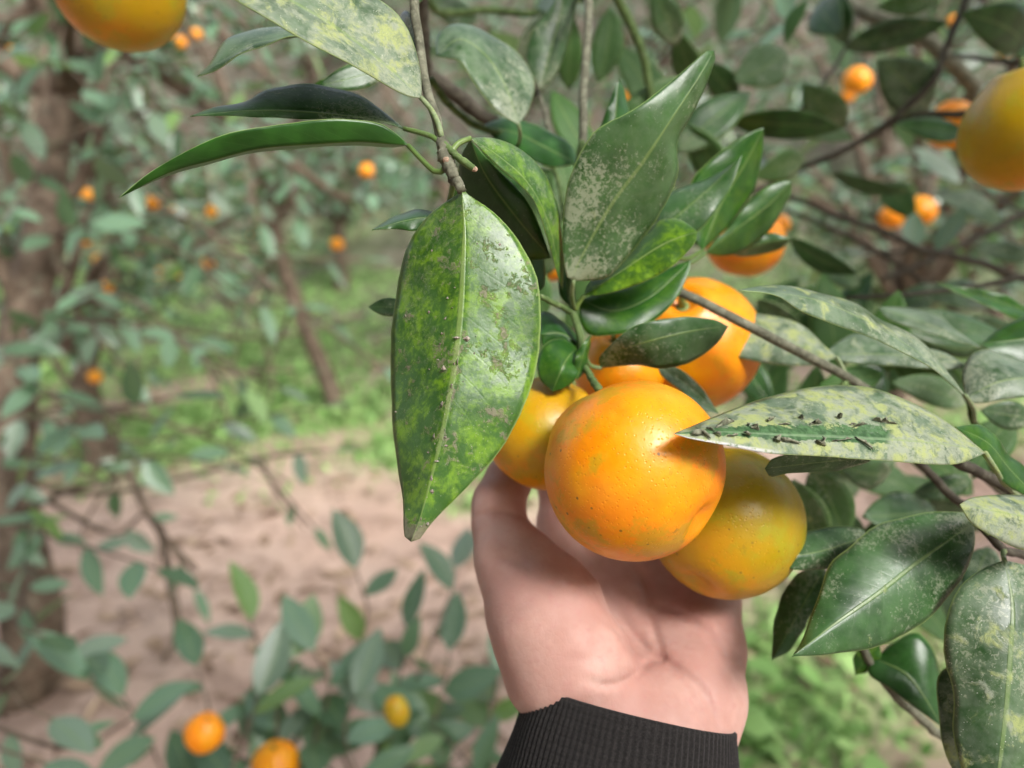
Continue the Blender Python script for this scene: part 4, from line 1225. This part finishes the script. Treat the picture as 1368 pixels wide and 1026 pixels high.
leaf(B['main'], [(1425, 442), (1350, 408), (1251, 377)], [(1380, 415), (1337, 392), (1290, 384)], [(1395, 440), (1358, 427), (1319, 409), (1283, 393)], (0.40, 0.40, 0.40), dl=0.0, dr=-0.006, col=(0.0, 0.1, 0.45, 0.0))
leaf(B['main'], [(1440, 440), (1370, 452), (1310, 460)], [(1395, 418), (1355, 428), (1330, 443)], [(1400, 490), (1365, 487), (1338, 476)], (0.36, 0.36, 0.36), dl=0.012, dr=-0.004, col=(0.0, 0.15, 0.3, 0.0))
leaf(B['r1'], [(1290, 532), (1330, 512), (1370, 505), (1420, 505)], [(1285, 500), (1296, 474), (1318, 466), (1344, 475), (1380, 488)], [(1305, 539), (1337, 535), (1370, 530), (1400, 520)], (0.318, 0.316, 0.32), dl=0.016, dr=-0.003, col=(0.12, 1.0, 0.05, 0.05))
leaf(B['r2'], [(1276, 570), (1320, 592), (1350, 628), (1400, 680)], [(1301, 592), (1319, 619), (1344, 648), (1370, 662)], [(1308, 567), (1330, 582), (1349, 608), (1375, 630)], (0.285, 0.29, 0.295), dl=-0.002, dr=0.006, col=(0.0, 0.12, 0.45, 0.05))
leaf(B['r4'], [(1301, 700), (1284, 710), (1223, 753), (1171, 794), (1111, 836), (1058, 877)], [(1295, 688), (1284, 684), (1242, 684), (1205, 691), (1167, 704), (1129, 734), (1107, 757), (1088, 809), (1073, 851)],
     [(1303, 727), (1295, 753), (1276, 787), (1246, 821), (1205, 851), (1156, 868), (1111, 874)], (0.290, 0.280, 0.270, 0.262), dl=0.012, dr=0.000, col=(0.15, 0.38, 0.05, 0.10), pet=[(1322, 715, 0.295), (1312, 704, 0.293)], n=36, m=15)
leaf(B['r4'], [(1342, 748), (1353, 809), (1350, 866), (1342, 960), (1325, 1100)], [(1318, 757), (1287, 779), (1269, 806), (1261, 840), (1263, 885), (1272, 926), (1275, 990), (1295, 1060)],
     [(1380, 762), (1425, 820), (1445, 900), (1430, 980), (1385, 1060)], (0.275, 0.262, 0.255, 0.250), dl=0.010, dr=0.012, col=(0.48, 0.7, 0.15, 0.2), pet=[(1342, 735, 0.30), (1340, 740, 0.288)], n=36, m=15)
leaf(B['r5'], [(1345, 860), (1310, 930), (1300, 1060)], [(1285, 880), (1254, 905), (1254, 960), (1268, 1020)], [(1370, 900), (1380, 980), (1350, 1050)], (0.30, 0.29, 0.285), col=(0.5, 0.9, 0.0, 0.2))
leaf(B['r5'], [(1170, 880), (1215, 905), (1260, 972)], [(1160, 900), (1193, 923), (1223, 946)], [(1193, 858), (1228, 845), (1252, 881), (1260, 920)], (0.345, 0.335, 0.330), dr=0.006, col=(0.02, 0.2, 0.05, 0.05))
leaf(B['r5'], [(1175, 862), (1160, 875), (1143, 902)], [(1150, 862), (1140, 880)], [(1178, 880), (1165, 895)], (0.345, 0.345, 0.345), col=(0.0, 0.1, 0.6, 0.0))
leaf(B['r4'], [(1160, 715), (1090, 738), (1015, 745)], [(1148, 705), (1118, 703), (1084, 708), (1054, 719)], [(1130, 755), (1107, 760), (1073, 762), (1035, 756)], (0.31, 0.30, 0.295), dl=0.010, col=(0.1, 0.45, 0.0, 0.1))
leaf(B['r5'], [(1102, 758), (1072, 810), (1031, 882)], [(1069, 764), (1047, 790), (1034, 830)], [(1108, 785), (1084, 822), (1058, 866)], (0.33, 0.325, 0.32), dl=0.006, col=(0.02, 0.35, 0.05, 0.05))
leaf(B['r4'], [(1440, 700), (1370, 690), (1282, 674)], [(1400, 664), (1368, 661), (1336, 661), (1299, 664)], [(1400, 735), (1368, 735), (1348, 728), (1325, 716), (1299, 700)], (0.268, 0.262, 0.258), dl=0.014, dr=-0.002, col=(0.85, 1.0, 0.0, 0.12))

# leaves of the same tree a little further back (pixel, pixel, depth)
MID = [((1126, 64, .66), (1267, 30, .64), .30, 10, 'top'), ((975, 162, .58), (1125, 172, .58), .30, 30, 'top'), ((1056, 172, .60), (1140, 186, .60), .30, -30, 'under'), ((1240, 150, .62), (1172, 80, .60), .62, 10, 'top'),
       ((1126, 172, .62), (1072, 112, .60), .55, -10, 'under'), ((1050, 68, .60), (980, 110, .58), .55, 10, 'under'), ((1290, 178, .60), (1196, 165, .58), .28, 25, 'top'), ((1255, -5, .62), (1170, 10, .62), .35, 0, 'under'),
       ((1370, 62, .62), (1285, 18, .58), .40, 10, 'top'), ((1390, 40, .66), (1335, 62, .62), .5, 0, 'under'), ((1075, 212, .56), (1008, 236, .55), .5, -20, 'under'), ((1110, 230, .66), (1218, 255, .64), .22, 30, 'top'),
       ((1176, 246, .80), (1222, 292, .78), .55, 0, 'under'), ((1055, 318, .50), (1145, 366, .50), .30, 20, 'top'), ((1092, 5, .70), (1124, 45, .66), .55, 10, 'top'), ((1130, 60, .68), (1122, -10, .68), .5, -30, 'top'),
       ((1078, 0, .64), (1050, 60, .64), .35, 30, 'under'), ((1265, 190, .75), (1365, 220, .75), .3, 30, 'top'), ((1330, 70, .8), (1230, 90, .8), .35, 20, 'top'), ((1340, 300, .82), (1250, 262, .8), .35, 40, 'top'),
       ((905, 60, .52), (872, -20, .5), .5, 10, 'top'), ((935, 120, .55), (905, 40, .52), .45, -20, 'under'), ((985, 130, .6), (940, 80, .58), .5, 0, 'top'), ((690, 80, .55), (740, 10, .55), .4, 20, 'top'),
       ((760, 120, .50), (765, 20, .48), .38, 20, 'under'), ((800, 110, .55), (815, 10, .55), .42, 0, 'under'), ((640, 30, .6), (560, -10, .58), .4, 20, 'top'), ((550, 8, .30), (575, -40, .30), .45, 0, 'top'),
       ((1085, 625, .40), (1130, 720, .40), .55, 10, 'under'), ((1190, 630, .42), (1122, 622, .40), .42, -15, 'top'), ((1250, 680, .42), (1152, 690, .40), .50, 20, 'top'), ((1300, 640, .42), (1218, 660, .42), .40, -10, 'top'),
       ((1300, 660, .45), (1200, 600, .44), .35, 20, 'under'), ((1060, 640, .40), (1098, 740, .40), .55, 30, 'under'), ((1350, 560, .40), (1300, 640, .39), .5, 0, 'under'), ((1320, 730, .38), (1300, 800, .36), .5, 20, 'top'),
       ((1120, 530, .42), (1010, 545, .42), .38, -20, 'under'), ((1180, 500, .40), (1090, 520, .40), .4, 10, 'under'), ((1290, 540, .42), (1190, 510, .42), .4, 20, 'under'), ((1380, 560, .36), (1310, 548, .36), .55, 0, 'top'),
       ((1030, 430, .48), (1090, 380, .46), .45, 20, 'top'), ((1010, 400, .46), (1070, 430, .46), .4, 30, 'top'), ((740, 330, .42), (700, 250, .42), .5, 0, 'under'), ((730, 420, .40), (690, 340, .40), .5, 0, 'under'),
       ((860, 300, .42), (880, 220, .42), .45, 0, 'under'), ((760, 300, .42), (745, 200, .42), .42, 10, 'under'), ((545, 412, .30), (492, 410, .30), .5, 20, 'top'), ((455, 120, .33), (415, 118, .33), .6, 0, 'top'),
       ((520, 90, .31), (425, 115, .30), .35, 20, 'top'), ((1165, 790, .42), (1110, 870, .42), .5, 0, 'under'), ((1380, 340, .6), (1300, 330, .6), .35, 20, 'top'), ((880, 170, .6), (820, 60, .6), .45, 30, 'under'),
       ((1330, 405, .62), (1230, 395, .6), .35, 20, 'top'), ((1150, 380, .62), (1080, 350, .6), .35, 20, 'top'), ((535, 20, .29), (565, 75, .275), .35, 40, 'top')]
rs = np.random.default_rng(3)
for i, (b, t, w, roll, show) in enumerate(MID):
    leaf2(tree, b, t, w, roll, rs.uniform(0.04, 0.16), rs.uniform(0.1, 0.4), (rs.uniform(0, .25), rs.uniform(0.1, .6), rs.uniform(0, .4), rs.uniform(0, .1)), show, seed=i)
rs = np.random.default_rng(8)
for (x0, x1, y0, y1, d0, d1, cnt) in ((970, 1290, 430, 560, 0.44, 0.60, 16), (640, 800, 150, 420, 0.44, 0.56, 13), (1060, 1340, 600, 700, 0.46, 0.60, 6), (850, 960, 130, 330, 0.46, 0.60, 7), (1090, 1330, 700, 860, 0.42, 0.5, 5), (1000, 1340, 380, 440, 0.6, 0.8, 7)):
    for k in range(cnt):
        bx, by, dd = rs.uniform(x0, x1), rs.uniform(y0, y1), rs.uniform(d0, d1)
        an, ln = rs.uniform(0, 6.28), rs.uniform(0.045, 0.075) * FPX / dd
        leaf2(tree, (bx - math.cos(an) * ln / 2, by - math.sin(an) * ln / 2, dd), (bx + math.cos(an) * ln / 2, by + math.sin(an) * ln / 2, dd + rs.uniform(-.02, .02)), rs.uniform(.36, .5), rs.uniform(-45, 45),
              rs.uniform(0.04, 0.16), rs.uniform(0.1, 0.4), (rs.uniform(0, .2), rs.uniform(0.1, .6), rs.uniform(0, .35), 0.05), 'under' if rs.uniform() < 0.55 else 'top', seed=k)
# leafy side twigs of the same tree in the upper right, further back
for path, nl in (([(1308, 125, .78), (1240, 60, .9), (1180, 40, 1.0)], 6), ([(1265, 78, .76), (1200, 130, .95), (1110, 180, 1.05)], 7), ([(1137, 4, .78), (1050, 30, .95), (960, 60, 1.05)], 8),
                 ([(1055, 264, .66), (1010, 200, .85), (950, 150, 1.0)], 6), ([(1368, 285, .78), (1300, 250, .95), (1220, 230, 1.1)], 7), ([(1237, 350, .74), (1300, 300, .95), (1365, 330, 1.0)], 5),
                 ([(1060, -60, .8), (930, 0, .95), (860, 60, 1.05)], 7), ([(1237, 332, .70), (1150, 340, .9), (1080, 330, 1.0)], 5), ([(786, 0, .39), (720, -40, .7), (640, 60, .9)], 6), ([(1320, 150, .8), (1380, 60, .9), (1300, -10, 1.0)], 6)):
    spray(tree, path, nl, 0.07, 0.002, M_TWIG_D)

# unseen leaves added above the picture to block sky light over the foreground
def sky_block_canopy(root, n, box, seed, name='foliage'):
    r_ = np.random.default_rng(seed)
    sd_ = np.array(sv)
    V_, F_, T_, U_ = [], [], [], []
    nv = 0
    ctr = np.stack([r_.uniform(box[0], box[1], n // 12), r_.uniform(box[2], box[3], n // 12), r_.uniform(box[4], box[5], n // 12)], -1)
    for i in range(n):
        p = ctr[i % len(ctr)] + r_.normal(size=3) * 0.07
        if p[2] < 1.35 + 0.28 * max(p[1], 0) + 0.12:
            continue
        q_ = p - Pn(800, 480, 0.28)
        if np.linalg.norm(q_ - sd_ * q_.dot(sd_)) < 0.36 + 0.05 * r_.normal():      # gap shaped along the sun's path to light the cluster
            continue
        x, y, z = leaf_frame(r_.normal(size=3) + (0, 0, -0.2), (r_.normal() * .4, r_.normal() * .4, 1))
        uvv, uff, uuv = LOW[i % 4]
        sz = 0.085 * r_.uniform(0.7, 1.2)
        V_.append(p + sz * (uvv[:, :1] * x + uvv[:, 1:2] * y + uvv[:, 2:] * z))
        F_ += [tuple(t_ + nv for t_ in q_) for q_ in uff]
        T_.append(np.full(len(uvv), r_.uniform())); U_.append(uuv); nv += len(uvv)
    tri_mesh_tinted(name, np.vstack(V_), F_, np.concatenate(T_), M_FAR, 'stuff', parent=root, uv=np.vstack(U_))


sky_block_canopy(tree, 15000, (-1.35, 1.7, -1.35, 0.45, 1.50, 2.10), 51)

# curled flakes of peeled skin along the scar
rs = np.random.default_rng(5)
for i in range(26):
    v = 0.33 + 0.0245 * i + rs.uniform(-0.012, 0.012)
    side = int(rs.choice((-1, 1)))
    # a point on the leaf close to the scar edge
    me = LS.data
    n_, m_ = 44, 19
    ii = min(n_ - 2, int(v * (n_ - 1))); jj = m_ // 2 + side * int(rs.choice((1, 2, 2, 3)))
    pos = np.array(me.vertices[ii * m_ + jj].co) + np.array(LS.location)
    nxt = np.array(me.vertices[(ii + 1) * m_ + jj].co) + np.array(LS.location)
    crs = np.array(me.vertices[ii * m_ + jj + 1].co) + np.array(LS.location) - pos
    al = nxt - pos; al /= np.linalg.norm(al)
    crs /= np.linalg.norm(crs)
    up = np.cross(al, crs); up /= np.linalg.norm(up)
    if up.dot(CAM_T - pos) < 0: up = -up
    an = rs.uniform(-0.8, 0.8)
    a1 = al * math.cos(an) + crs * math.sin(an); c1 = -al * math.sin(an) + crs * math.cos(an)
    Lf, Wf = rs.uniform(0.0022, 0.0085) * (0.6 if i % 3 else 1.0), rs.uniform(0.0010, 0.0030)
    vs, fs = [], []
    for a in range(5):
        for b in range(3):
            x = (a / 4 - 0.5) * Lf * (1 if b < 2 else 0.7) + rs.normal() * 0.0005
            ang = b / 2 * rs.uniform(1.0, 2.0)
            taper = math.sin(math.pi * (a + 0.6) / 5.2)
            vs.append(pos + up * 0.00025 + a1 * x + c1 * side * math.cos(ang) * Wf * (b / 2) * taper + up * math.sin(ang) * Wf * taper * 0.9)
    for a in range(4):
        for b in range(2):
            q = a * 3 + b
            fs.append((q, q + 3, q + 4, q + 1))
    o = mesh_obj('peeling_flake', vs, fs, M_FLAKE, LS, pos)
    sm = o.modifiers.new('thickness', 'SOLIDIFY'); sm.thickness = 0.0002

# crumbs of dirt lying on the big hanging leaf
vs, fs = [], []
oct_v = np.array([(1, 0, 0), (0, 1, 0), (-1, 0, 0), (0, -1, 0), (0, 0, 1), (0, 0, -1)], float)
oct_f = [(0, 1, 4), (1, 2, 4), (2, 3, 4), (3, 0, 4), (1, 0, 5), (2, 1, 5), (3, 2, 5), (0, 3, 5)]
fwd = CAM_R @ np.array((0, 0, 1.0))
for i in range(70):
    ii, jj = int(rs.integers(3, 42)), int(rs.integers(1, 18))
    if i > 25:
        jj = int(np.clip(9 + rs.normal() * 1.2, 2, 16)); ii = int(np.clip(28 + rs.normal() * 7, 5, 41))
    pos = np.array(L1.data.vertices[ii * 19 + jj].co) + np.array(L1.location) + fwd * 0.0002 + (CAM_R @ np.array((rs.normal() * .0006, rs.normal() * .0006, 0)))
    r = 0.00022 + 0.00055 * rs.uniform() ** 3
    for t in oct_f:
        fs.append(tuple(q + len(vs) * 6 for q in t))
    vs.append(pos + (oct_v * r * (1 + 0.5 * rs.normal(size=(6, 1)))) * rs.uniform(0.5, 1.7, 3))
o = mesh_obj('dirt_crumbs', np.vstack(vs), fs, M_CRUMB, L1, np.array(L1.location), False)
o['kind'] = 'stuff'

# ------------------------------------------------------------------ the person's hand
def seg_sd(p, a, b, ra, rb):
    ab = b - a
    t = np.clip(((p - a) @ ab) / (ab @ ab), 0, 1)
    return np.linalg.norm(p - (a + t[..., None] * ab), axis=-1) - (ra + (rb - ra) * t)


def smin(a, b, k):
    h = np.clip(0.5 + 0.5 * (b - a) / k, 0, 1)
    return b * (1 - h) + a * h - k * h * (1 - h)


def surface_nets(F, org, h):
    S = F < 0
    nx, ny, nz = F.shape
    cs = np.zeros((nx - 1, ny - 1, nz - 1), int)
    for dx in (0, 1):
        for dy in (0, 1):
            for dz in (0, 1):
                cs += S[dx:nx - 1 + dx, dy:ny - 1 + dy, dz:nz - 1 + dz]
    act = (cs > 0) & (cs < 8)
    idx = -np.ones(act.shape, int)
    ijk = np.argwhere(act)
    idx[act] = np.arange(len(ijk))
    acc = np.zeros((len(ijk), 3)); cnt = np.zeros(len(ijk))
    corners = [(a, b, c) for a in (0, 1) for b in (0, 1) for c in (0, 1)]
    for c0 in corners:
        for ax in range(3):
            if c0[ax]: continue
            c1 = list(c0); c1[ax] = 1
            f0 = F[ijk[:, 0] + c0[0], ijk[:, 1] + c0[1], ijk[:, 2] + c0[2]]
            f1 = F[ijk[:, 0] + c1[0], ijk[:, 1] + c1[1], ijk[:, 2] + c1[2]]
            m = (f0 < 0) != (f1 < 0)
            t = np.where(m, f0 / np.where(m, f0 - f1, 1), 0)
            q = np.array(c0)[None] + t[:, None] * (np.array(c1) - np.array(c0))[None]
            acc[m] += q[m]; cnt[m] += 1
    v = org + h * (ijk + acc / cnt[:, None])
    quads = []
    for ax in range(3):
        a, b = [(1, 2), (2, 0), (0, 1)][ax]
        sl0 = [slice(None)] * 3; sl1 = [slice(None)] * 3
        sl0[ax] = slice(0, -1); sl1[ax] = slice(1, None)
        ch = S[tuple(sl0)] != S[tuple(sl1)]
        e = np.argwhere(ch)
        ok = (e[:, a] > 0) & (e[:, b] > 0) & (e[:, a] < F.shape[a] - 1) & (e[:, b] < F.shape[b] - 1)
        e = e[ok]
        def cell(da, db):
            q = e.copy(); q[:, a] -= da; q[:, b] -= db
            return idx[q[:, 0], q[:, 1], q[:, 2]]
        q4 = np.stack([cell(1, 1), cell(0, 1), cell(0, 0), cell(1, 0)], -1)
        inside = S[e[:, 0], e[:, 1], e[:, 2]]
        q4[~inside] = q4[~inside][:, ::-1]
        quads.append(q4)
    return v, np.vstack(quads)


def build_hand():
    h = 0.00115
    def C(px, py, d):
        return np.array(((px - 684) / FPX * d, -(py - 513) / FPX * d, -d))
    ax_fore = np.array((0.22, 0.94, -0.26)); ax_fore /= np.linalg.norm(ax_fore)
    wrist = C(838, 990, 0.298)
    lo = np.array((-0.034, -0.190, -0.405)); hi = np.array((0.116, -0.008, -0.215))
    n = np.ceil((hi - lo) / h).astype(int)
    g = np.stack(np.meshgrid(*[lo[k] + h * np.arange(n[k]) for k in range(3)], indexing='ij'), -1)
    F = np.full(g.shape[:3], 1.0)
    def add(pts, k):
        nonlocal F
        D = None
        P_ = np.array([q[0] for q in pts]); m_ = max(q[1] for q in pts) + 0.018
        i0 = np.clip(((P_.min(0) - m_ - lo) / h).astype(int), 0, n); i1 = np.clip(((P_.max(0) + m_ - lo) / h).astype(int) + 1, 0, n)
        sl = tuple(slice(a, b) for a, b in zip(i0, i1))
        gg = g[sl]
        for (a, ra), (b, rb) in zip(pts[:-1], pts[1:]):
            s = seg_sd(gg, a, b, ra, rb)
            D = s if D is None else smin(D, s, min(k, 0.006))
        F[sl] = smin(F[sl], D, k)
    # forearm and wrist
    wl, wr = C(790, 962, 0.299), C(893, 990, 0.299)
    add([(wl - ax_fore * 0.09, 0.021), (wl, 0.0205)], 0.008)
    add([(wr - ax_fore * 0.09, 0.021), (wr, 0.0205)], 0.016)
    # palm: one ray to each knuckle
    mcp = [C(772, 764, 0.366), C(838, 742, 0.374), C(900, 752, 0.376), C(950, 792, 0.366)]
    for m_, r0, r1, w in zip(mcp, (0.017, 0.018, 0.018, 0.017), (0.0125, 0.013, 0.0125, 0.0115), (0.2, 0.45, 0.7, 0.95)):
        s = wl * (1 - w) + wr * w
        add([(s, r0), (s * 0.5 + m_ * 0.5 + np.array((0, 0, -0.010)), (r0 + r1) * 0.5), (m_, r1)], 0.012)
    # heel of the hand, little-finger side
    add([(C(903, 985, 0.300), 0.0200), (C(926, 930, 0.311), 0.0203), (C(938, 866, 0.330), 0.0175), (C(948, 806, 0.350), 0.0140)], 0.012)
    # ball of the thumb
    add([(C(795, 948, 0.304), 0.0190), (C(762, 888, 0.303), 0.0258), (C(735, 826, 0.305), 0.0245), (C(700, 770, 0.315), 0.0170)], 0.006)
    # thumb
    add([(C(712, 790, 0.312), 0.0180), (C(679, 738, 0.321), 0.0132), (C(667, 700, 0.330), 0.0108), (C(666, 672, 0.337), 0.0106), (C(680, 640, 0.347), 0.0098), (C(697, 612, 0.355), 0.0080)], 0.009)
    # fingers, curling up behind the fruit
    add([(mcp[0], 0.0125), (C(750, 705, 0.372), 0.0112), (C(748, 640, 0.372), 0.0102), (C(752, 590, 0.364), 0.0090), (C(760, 560, 0.356), 0.0078)], 0.006)
    add([(mcp[1], 0.0130), (C(822, 690, 0.378), 0.0112), (C(816, 640, 0.376), 0.0102), (C(818, 600, 0.366), 0.0092), (C(822, 580, 0.358), 0.0080)], 0.005)
    add([(mcp[2], 0.0125), (C(888, 700, 0.380), 0.0108), (C(880, 650, 0.376), 0.0098), (C(878, 610, 0.366), 0.0088), (C(880, 590, 0.357), 0.0076)], 0.005)
    add([(mcp[3], 0.0115), (C(948, 745, 0.370), 0.0098), (C(940, 700, 0.368), 0.0088), (C(934, 660, 0.360), 0.0078), (C(932, 640, 0.354), 0.0068)], 0.004)
    # creases, cut along lines on the palm
    px = 684 + g[..., 0] / -g[..., 2] * FPX
    py = 513 - g[..., 1] / -g[..., 2] * FPX
    def crease(pts, depth, width):
        nonlocal F
        c = catmull(pts, 24)
        D = np.full(px.shape, 1e9)
        T = np.zeros(px.shape)
        near = np.abs(F) < 0.006
        qx, qy = px[near], py[near]
        best = np.full(qx.shape, 1e9); bt = np.zeros(qx.shape)
        for i in range(len(c) - 1):
            a, b = c[i], c[i + 1]
            ab = b - a
            t = np.clip(((qx - a[0]) * ab[0] + (qy - a[1]) * ab[1]) / (ab @ ab), 0, 1)
            dd = np.hypot(qx - a[0] - t * ab[0], qy - a[1] - t * ab[1])
            m = dd < best
            best[m] = dd[m]; bt[m] = (i + t[m]) / (len(c) - 1)
        F[near] += 2.1 * depth * np.exp(-(best / width) ** 2) * np.sin(np.pi * np.clip(bt * 0.92 + 0.04, 0, 1)) ** 0.5
    crease([(735, 752), (770, 765), (805, 795), (840, 838), (868, 874), (895, 890)], 0.0013, 13)      # life line, deep fold
    crease([(800, 800), (832, 832), (858, 862), (884, 882)], 0.0005, 4)
    crease([(848, 800), (866, 822), (876, 850), (886, 880)], 0.0006, 6)
    crease([(840, 752), (858, 778), (866, 806)], 0.0010, 6)
    crease([(868, 806), (910, 822), (945, 846), (975, 880)], 0.0008, 6)
    crease([(780, 908), (812, 915), (845, 905), (868, 884), (886, 882)], 0.0008, 5)
    crease([(886, 882), (920, 905), (945, 935), (958, 975)], 0.0007, 6)
    crease([(893, 890), (925, 930), (940, 962)], 0.0005, 5)
    crease([(634, 690), (665, 684), (697, 690)], 0.0007, 4)
    crease([(655, 745), (690, 752), (712, 772)], 0.0007, 6)
    crease([(790, 815), (830, 850), (858, 888)], 0.0005, 4)
    crease([(752, 880), (800, 880), (850, 862)], 0.0003, 5)
    v, q = surface_nets(F, lo, h)
    for _ in range(2):                                   # a light smoothing pass
        s = np.zeros_like(v); c = np.zeros(len(v))
        for a, b in ((0, 1), (1, 2), (2, 3), (3, 0)):
            np.add.at(s, q[:, a], v[q[:, b]]); np.add.at(c, q[:, a], 1)
            np.add.at(s, q[:, b], v[q[:, a]]); np.add.at(c, q[:, b], 1)
        v = v * 0.5 + 0.5 * s / np.maximum(c, 1)[:, None]
    wv = v @ CAM_R.T + CAM_T
    org = Pn(845, 1000, 0.30)
    root = empty('person', org, 'hand of a person in a dark ribbed cuff cupping the mandarins from below', 'person')
    mesh_obj('hand', wv, q.tolist(), M_SKIN, root, org)
    # nails on the far side of the fingers
    for pts, r in (((C(697, 612, 0.355), C(680, 640, 0.347)), 0.0075), ((C(760, 560, 0.356), C(752, 590, 0.364)), 0.0068), ((C(822, 580, 0.358), C(818, 600, 0.366)), 0.0070), ((C(880, 590, 0.357), C(878, 610, 0.366)), 0.0066), ((C(932, 640, 0.354), C(934, 660, 0.360)), 0.0058)):
        t, b = pts
        al = (t - b) / np.linalg.norm(t - b)
        bk = np.array((0, 0, -1.0)); bk = bk - al * bk.dot(al); bk /= np.linalg.norm(bk)
        if r == 0.0075:
            bk = np.array((-0.8, 0.2, -0.5)); bk = bk - al * bk.dot(al); bk /= np.linalg.norm(bk)
        sd = np.cross(al, bk)
        vs, fs = [], []
        for i in range(7):
            for j in range(7):
                u = (j / 6 - 0.5) * 1.5; w = (i / 6 - 0.5)
                vs.append(t - al * 0.003 + al * w * r * 1.7 + (math.cos(u) * bk + math.sin(u) * sd) * (r * 1.12 - 0.0012 * abs(w * 2) ** 3))
        for i in range(6):
            for j in range(6):
                a = i * 7 + j
                fs.append((a, a + 1, a + 8, a + 7))
        vs = np.array(vs) @ CAM_R.T + CAM_T
        mesh_obj('nail', vs, fs, M_NAIL, root, vs[24])
    # ribbed cuff
    c0 = C(842, 944, 0.300)
    mj = np.array((0.957, -0.29, 0.02)); mj -= ax_fore * mj.dot(ax_fore); mj /= np.linalg.norm(mj)
    mn = np.cross(mj, ax_fore); mn /= np.linalg.norm(mn)
    ns, nl, ribs = 660, 26, 110
    th = np.linspace(0, 2 * math.pi, ns, endpoint=False)
    prof = [(-0.010, -0.0022), (-0.003, -0.0024), (0.0, -0.0016), (0.0008, -0.0004), (0.0002, 0.0004)] + [(-0.002 - 0.155 * (i / (nl - 1)) ** 1.2, 0.0006) for i in range(nl)]
    vs, uvs = [], []
    for i, (t, off) in enumerate(prof):
        flare = max(0.0, -t - 0.002)
        a_ = 0.0405 + flare * 0.16 + off
        b_ = 0.0350 + flare * 0.16 + off
        fade = (0.1, 0.1, 0.2, 0.3, 0.5, 0.7, 0.9, 1.0)[min(i, 7)]
        rib = 0.00034 * np.cos(ribs * th + 0.4 * math.sin(flare * 60)) * fade
        fold = 0.0006 * np.sin(3 * th + flare * 90) * min(1, flare * 60) + 0.0005 * np.sin(5 * th + 1 - flare * 70) * min(1, flare * 60)
        r1, r2 = a_ + rib + fold, b_ + rib + fold
        vs.append(c0 + ax_fore * t + (r1 * np.sign(np.cos(th)) * np.abs(np.cos(th)) ** 0.93)[:, None] * mj + (r2 * np.sign(np.sin(th)) * np.abs(np.sin(th)) ** 0.93)[:, None] * mn)
        uvs.append(np.stack([th / (2 * math.pi), np.full(ns, 0.5 - t * 3)], -1))
    fs = []
    for i in range(len(prof) - 1):
        for j in range(ns):
            j2 = (j + 1) % ns
            fs.append((i * ns + j, i * ns + j2, (i + 1) * ns + j2, (i + 1) * ns + j))
    vs = np.vstack(vs) @ CAM_R.T + CAM_T
    sl = mesh_obj('sleeve', vs, fs, M_KNIT, root, Pn(845, 1010, 0.30), True, np.vstack(uvs))
    sl['label'] = 'charcoal ribbed knit cuff of a jacket sleeve'


build_hand()
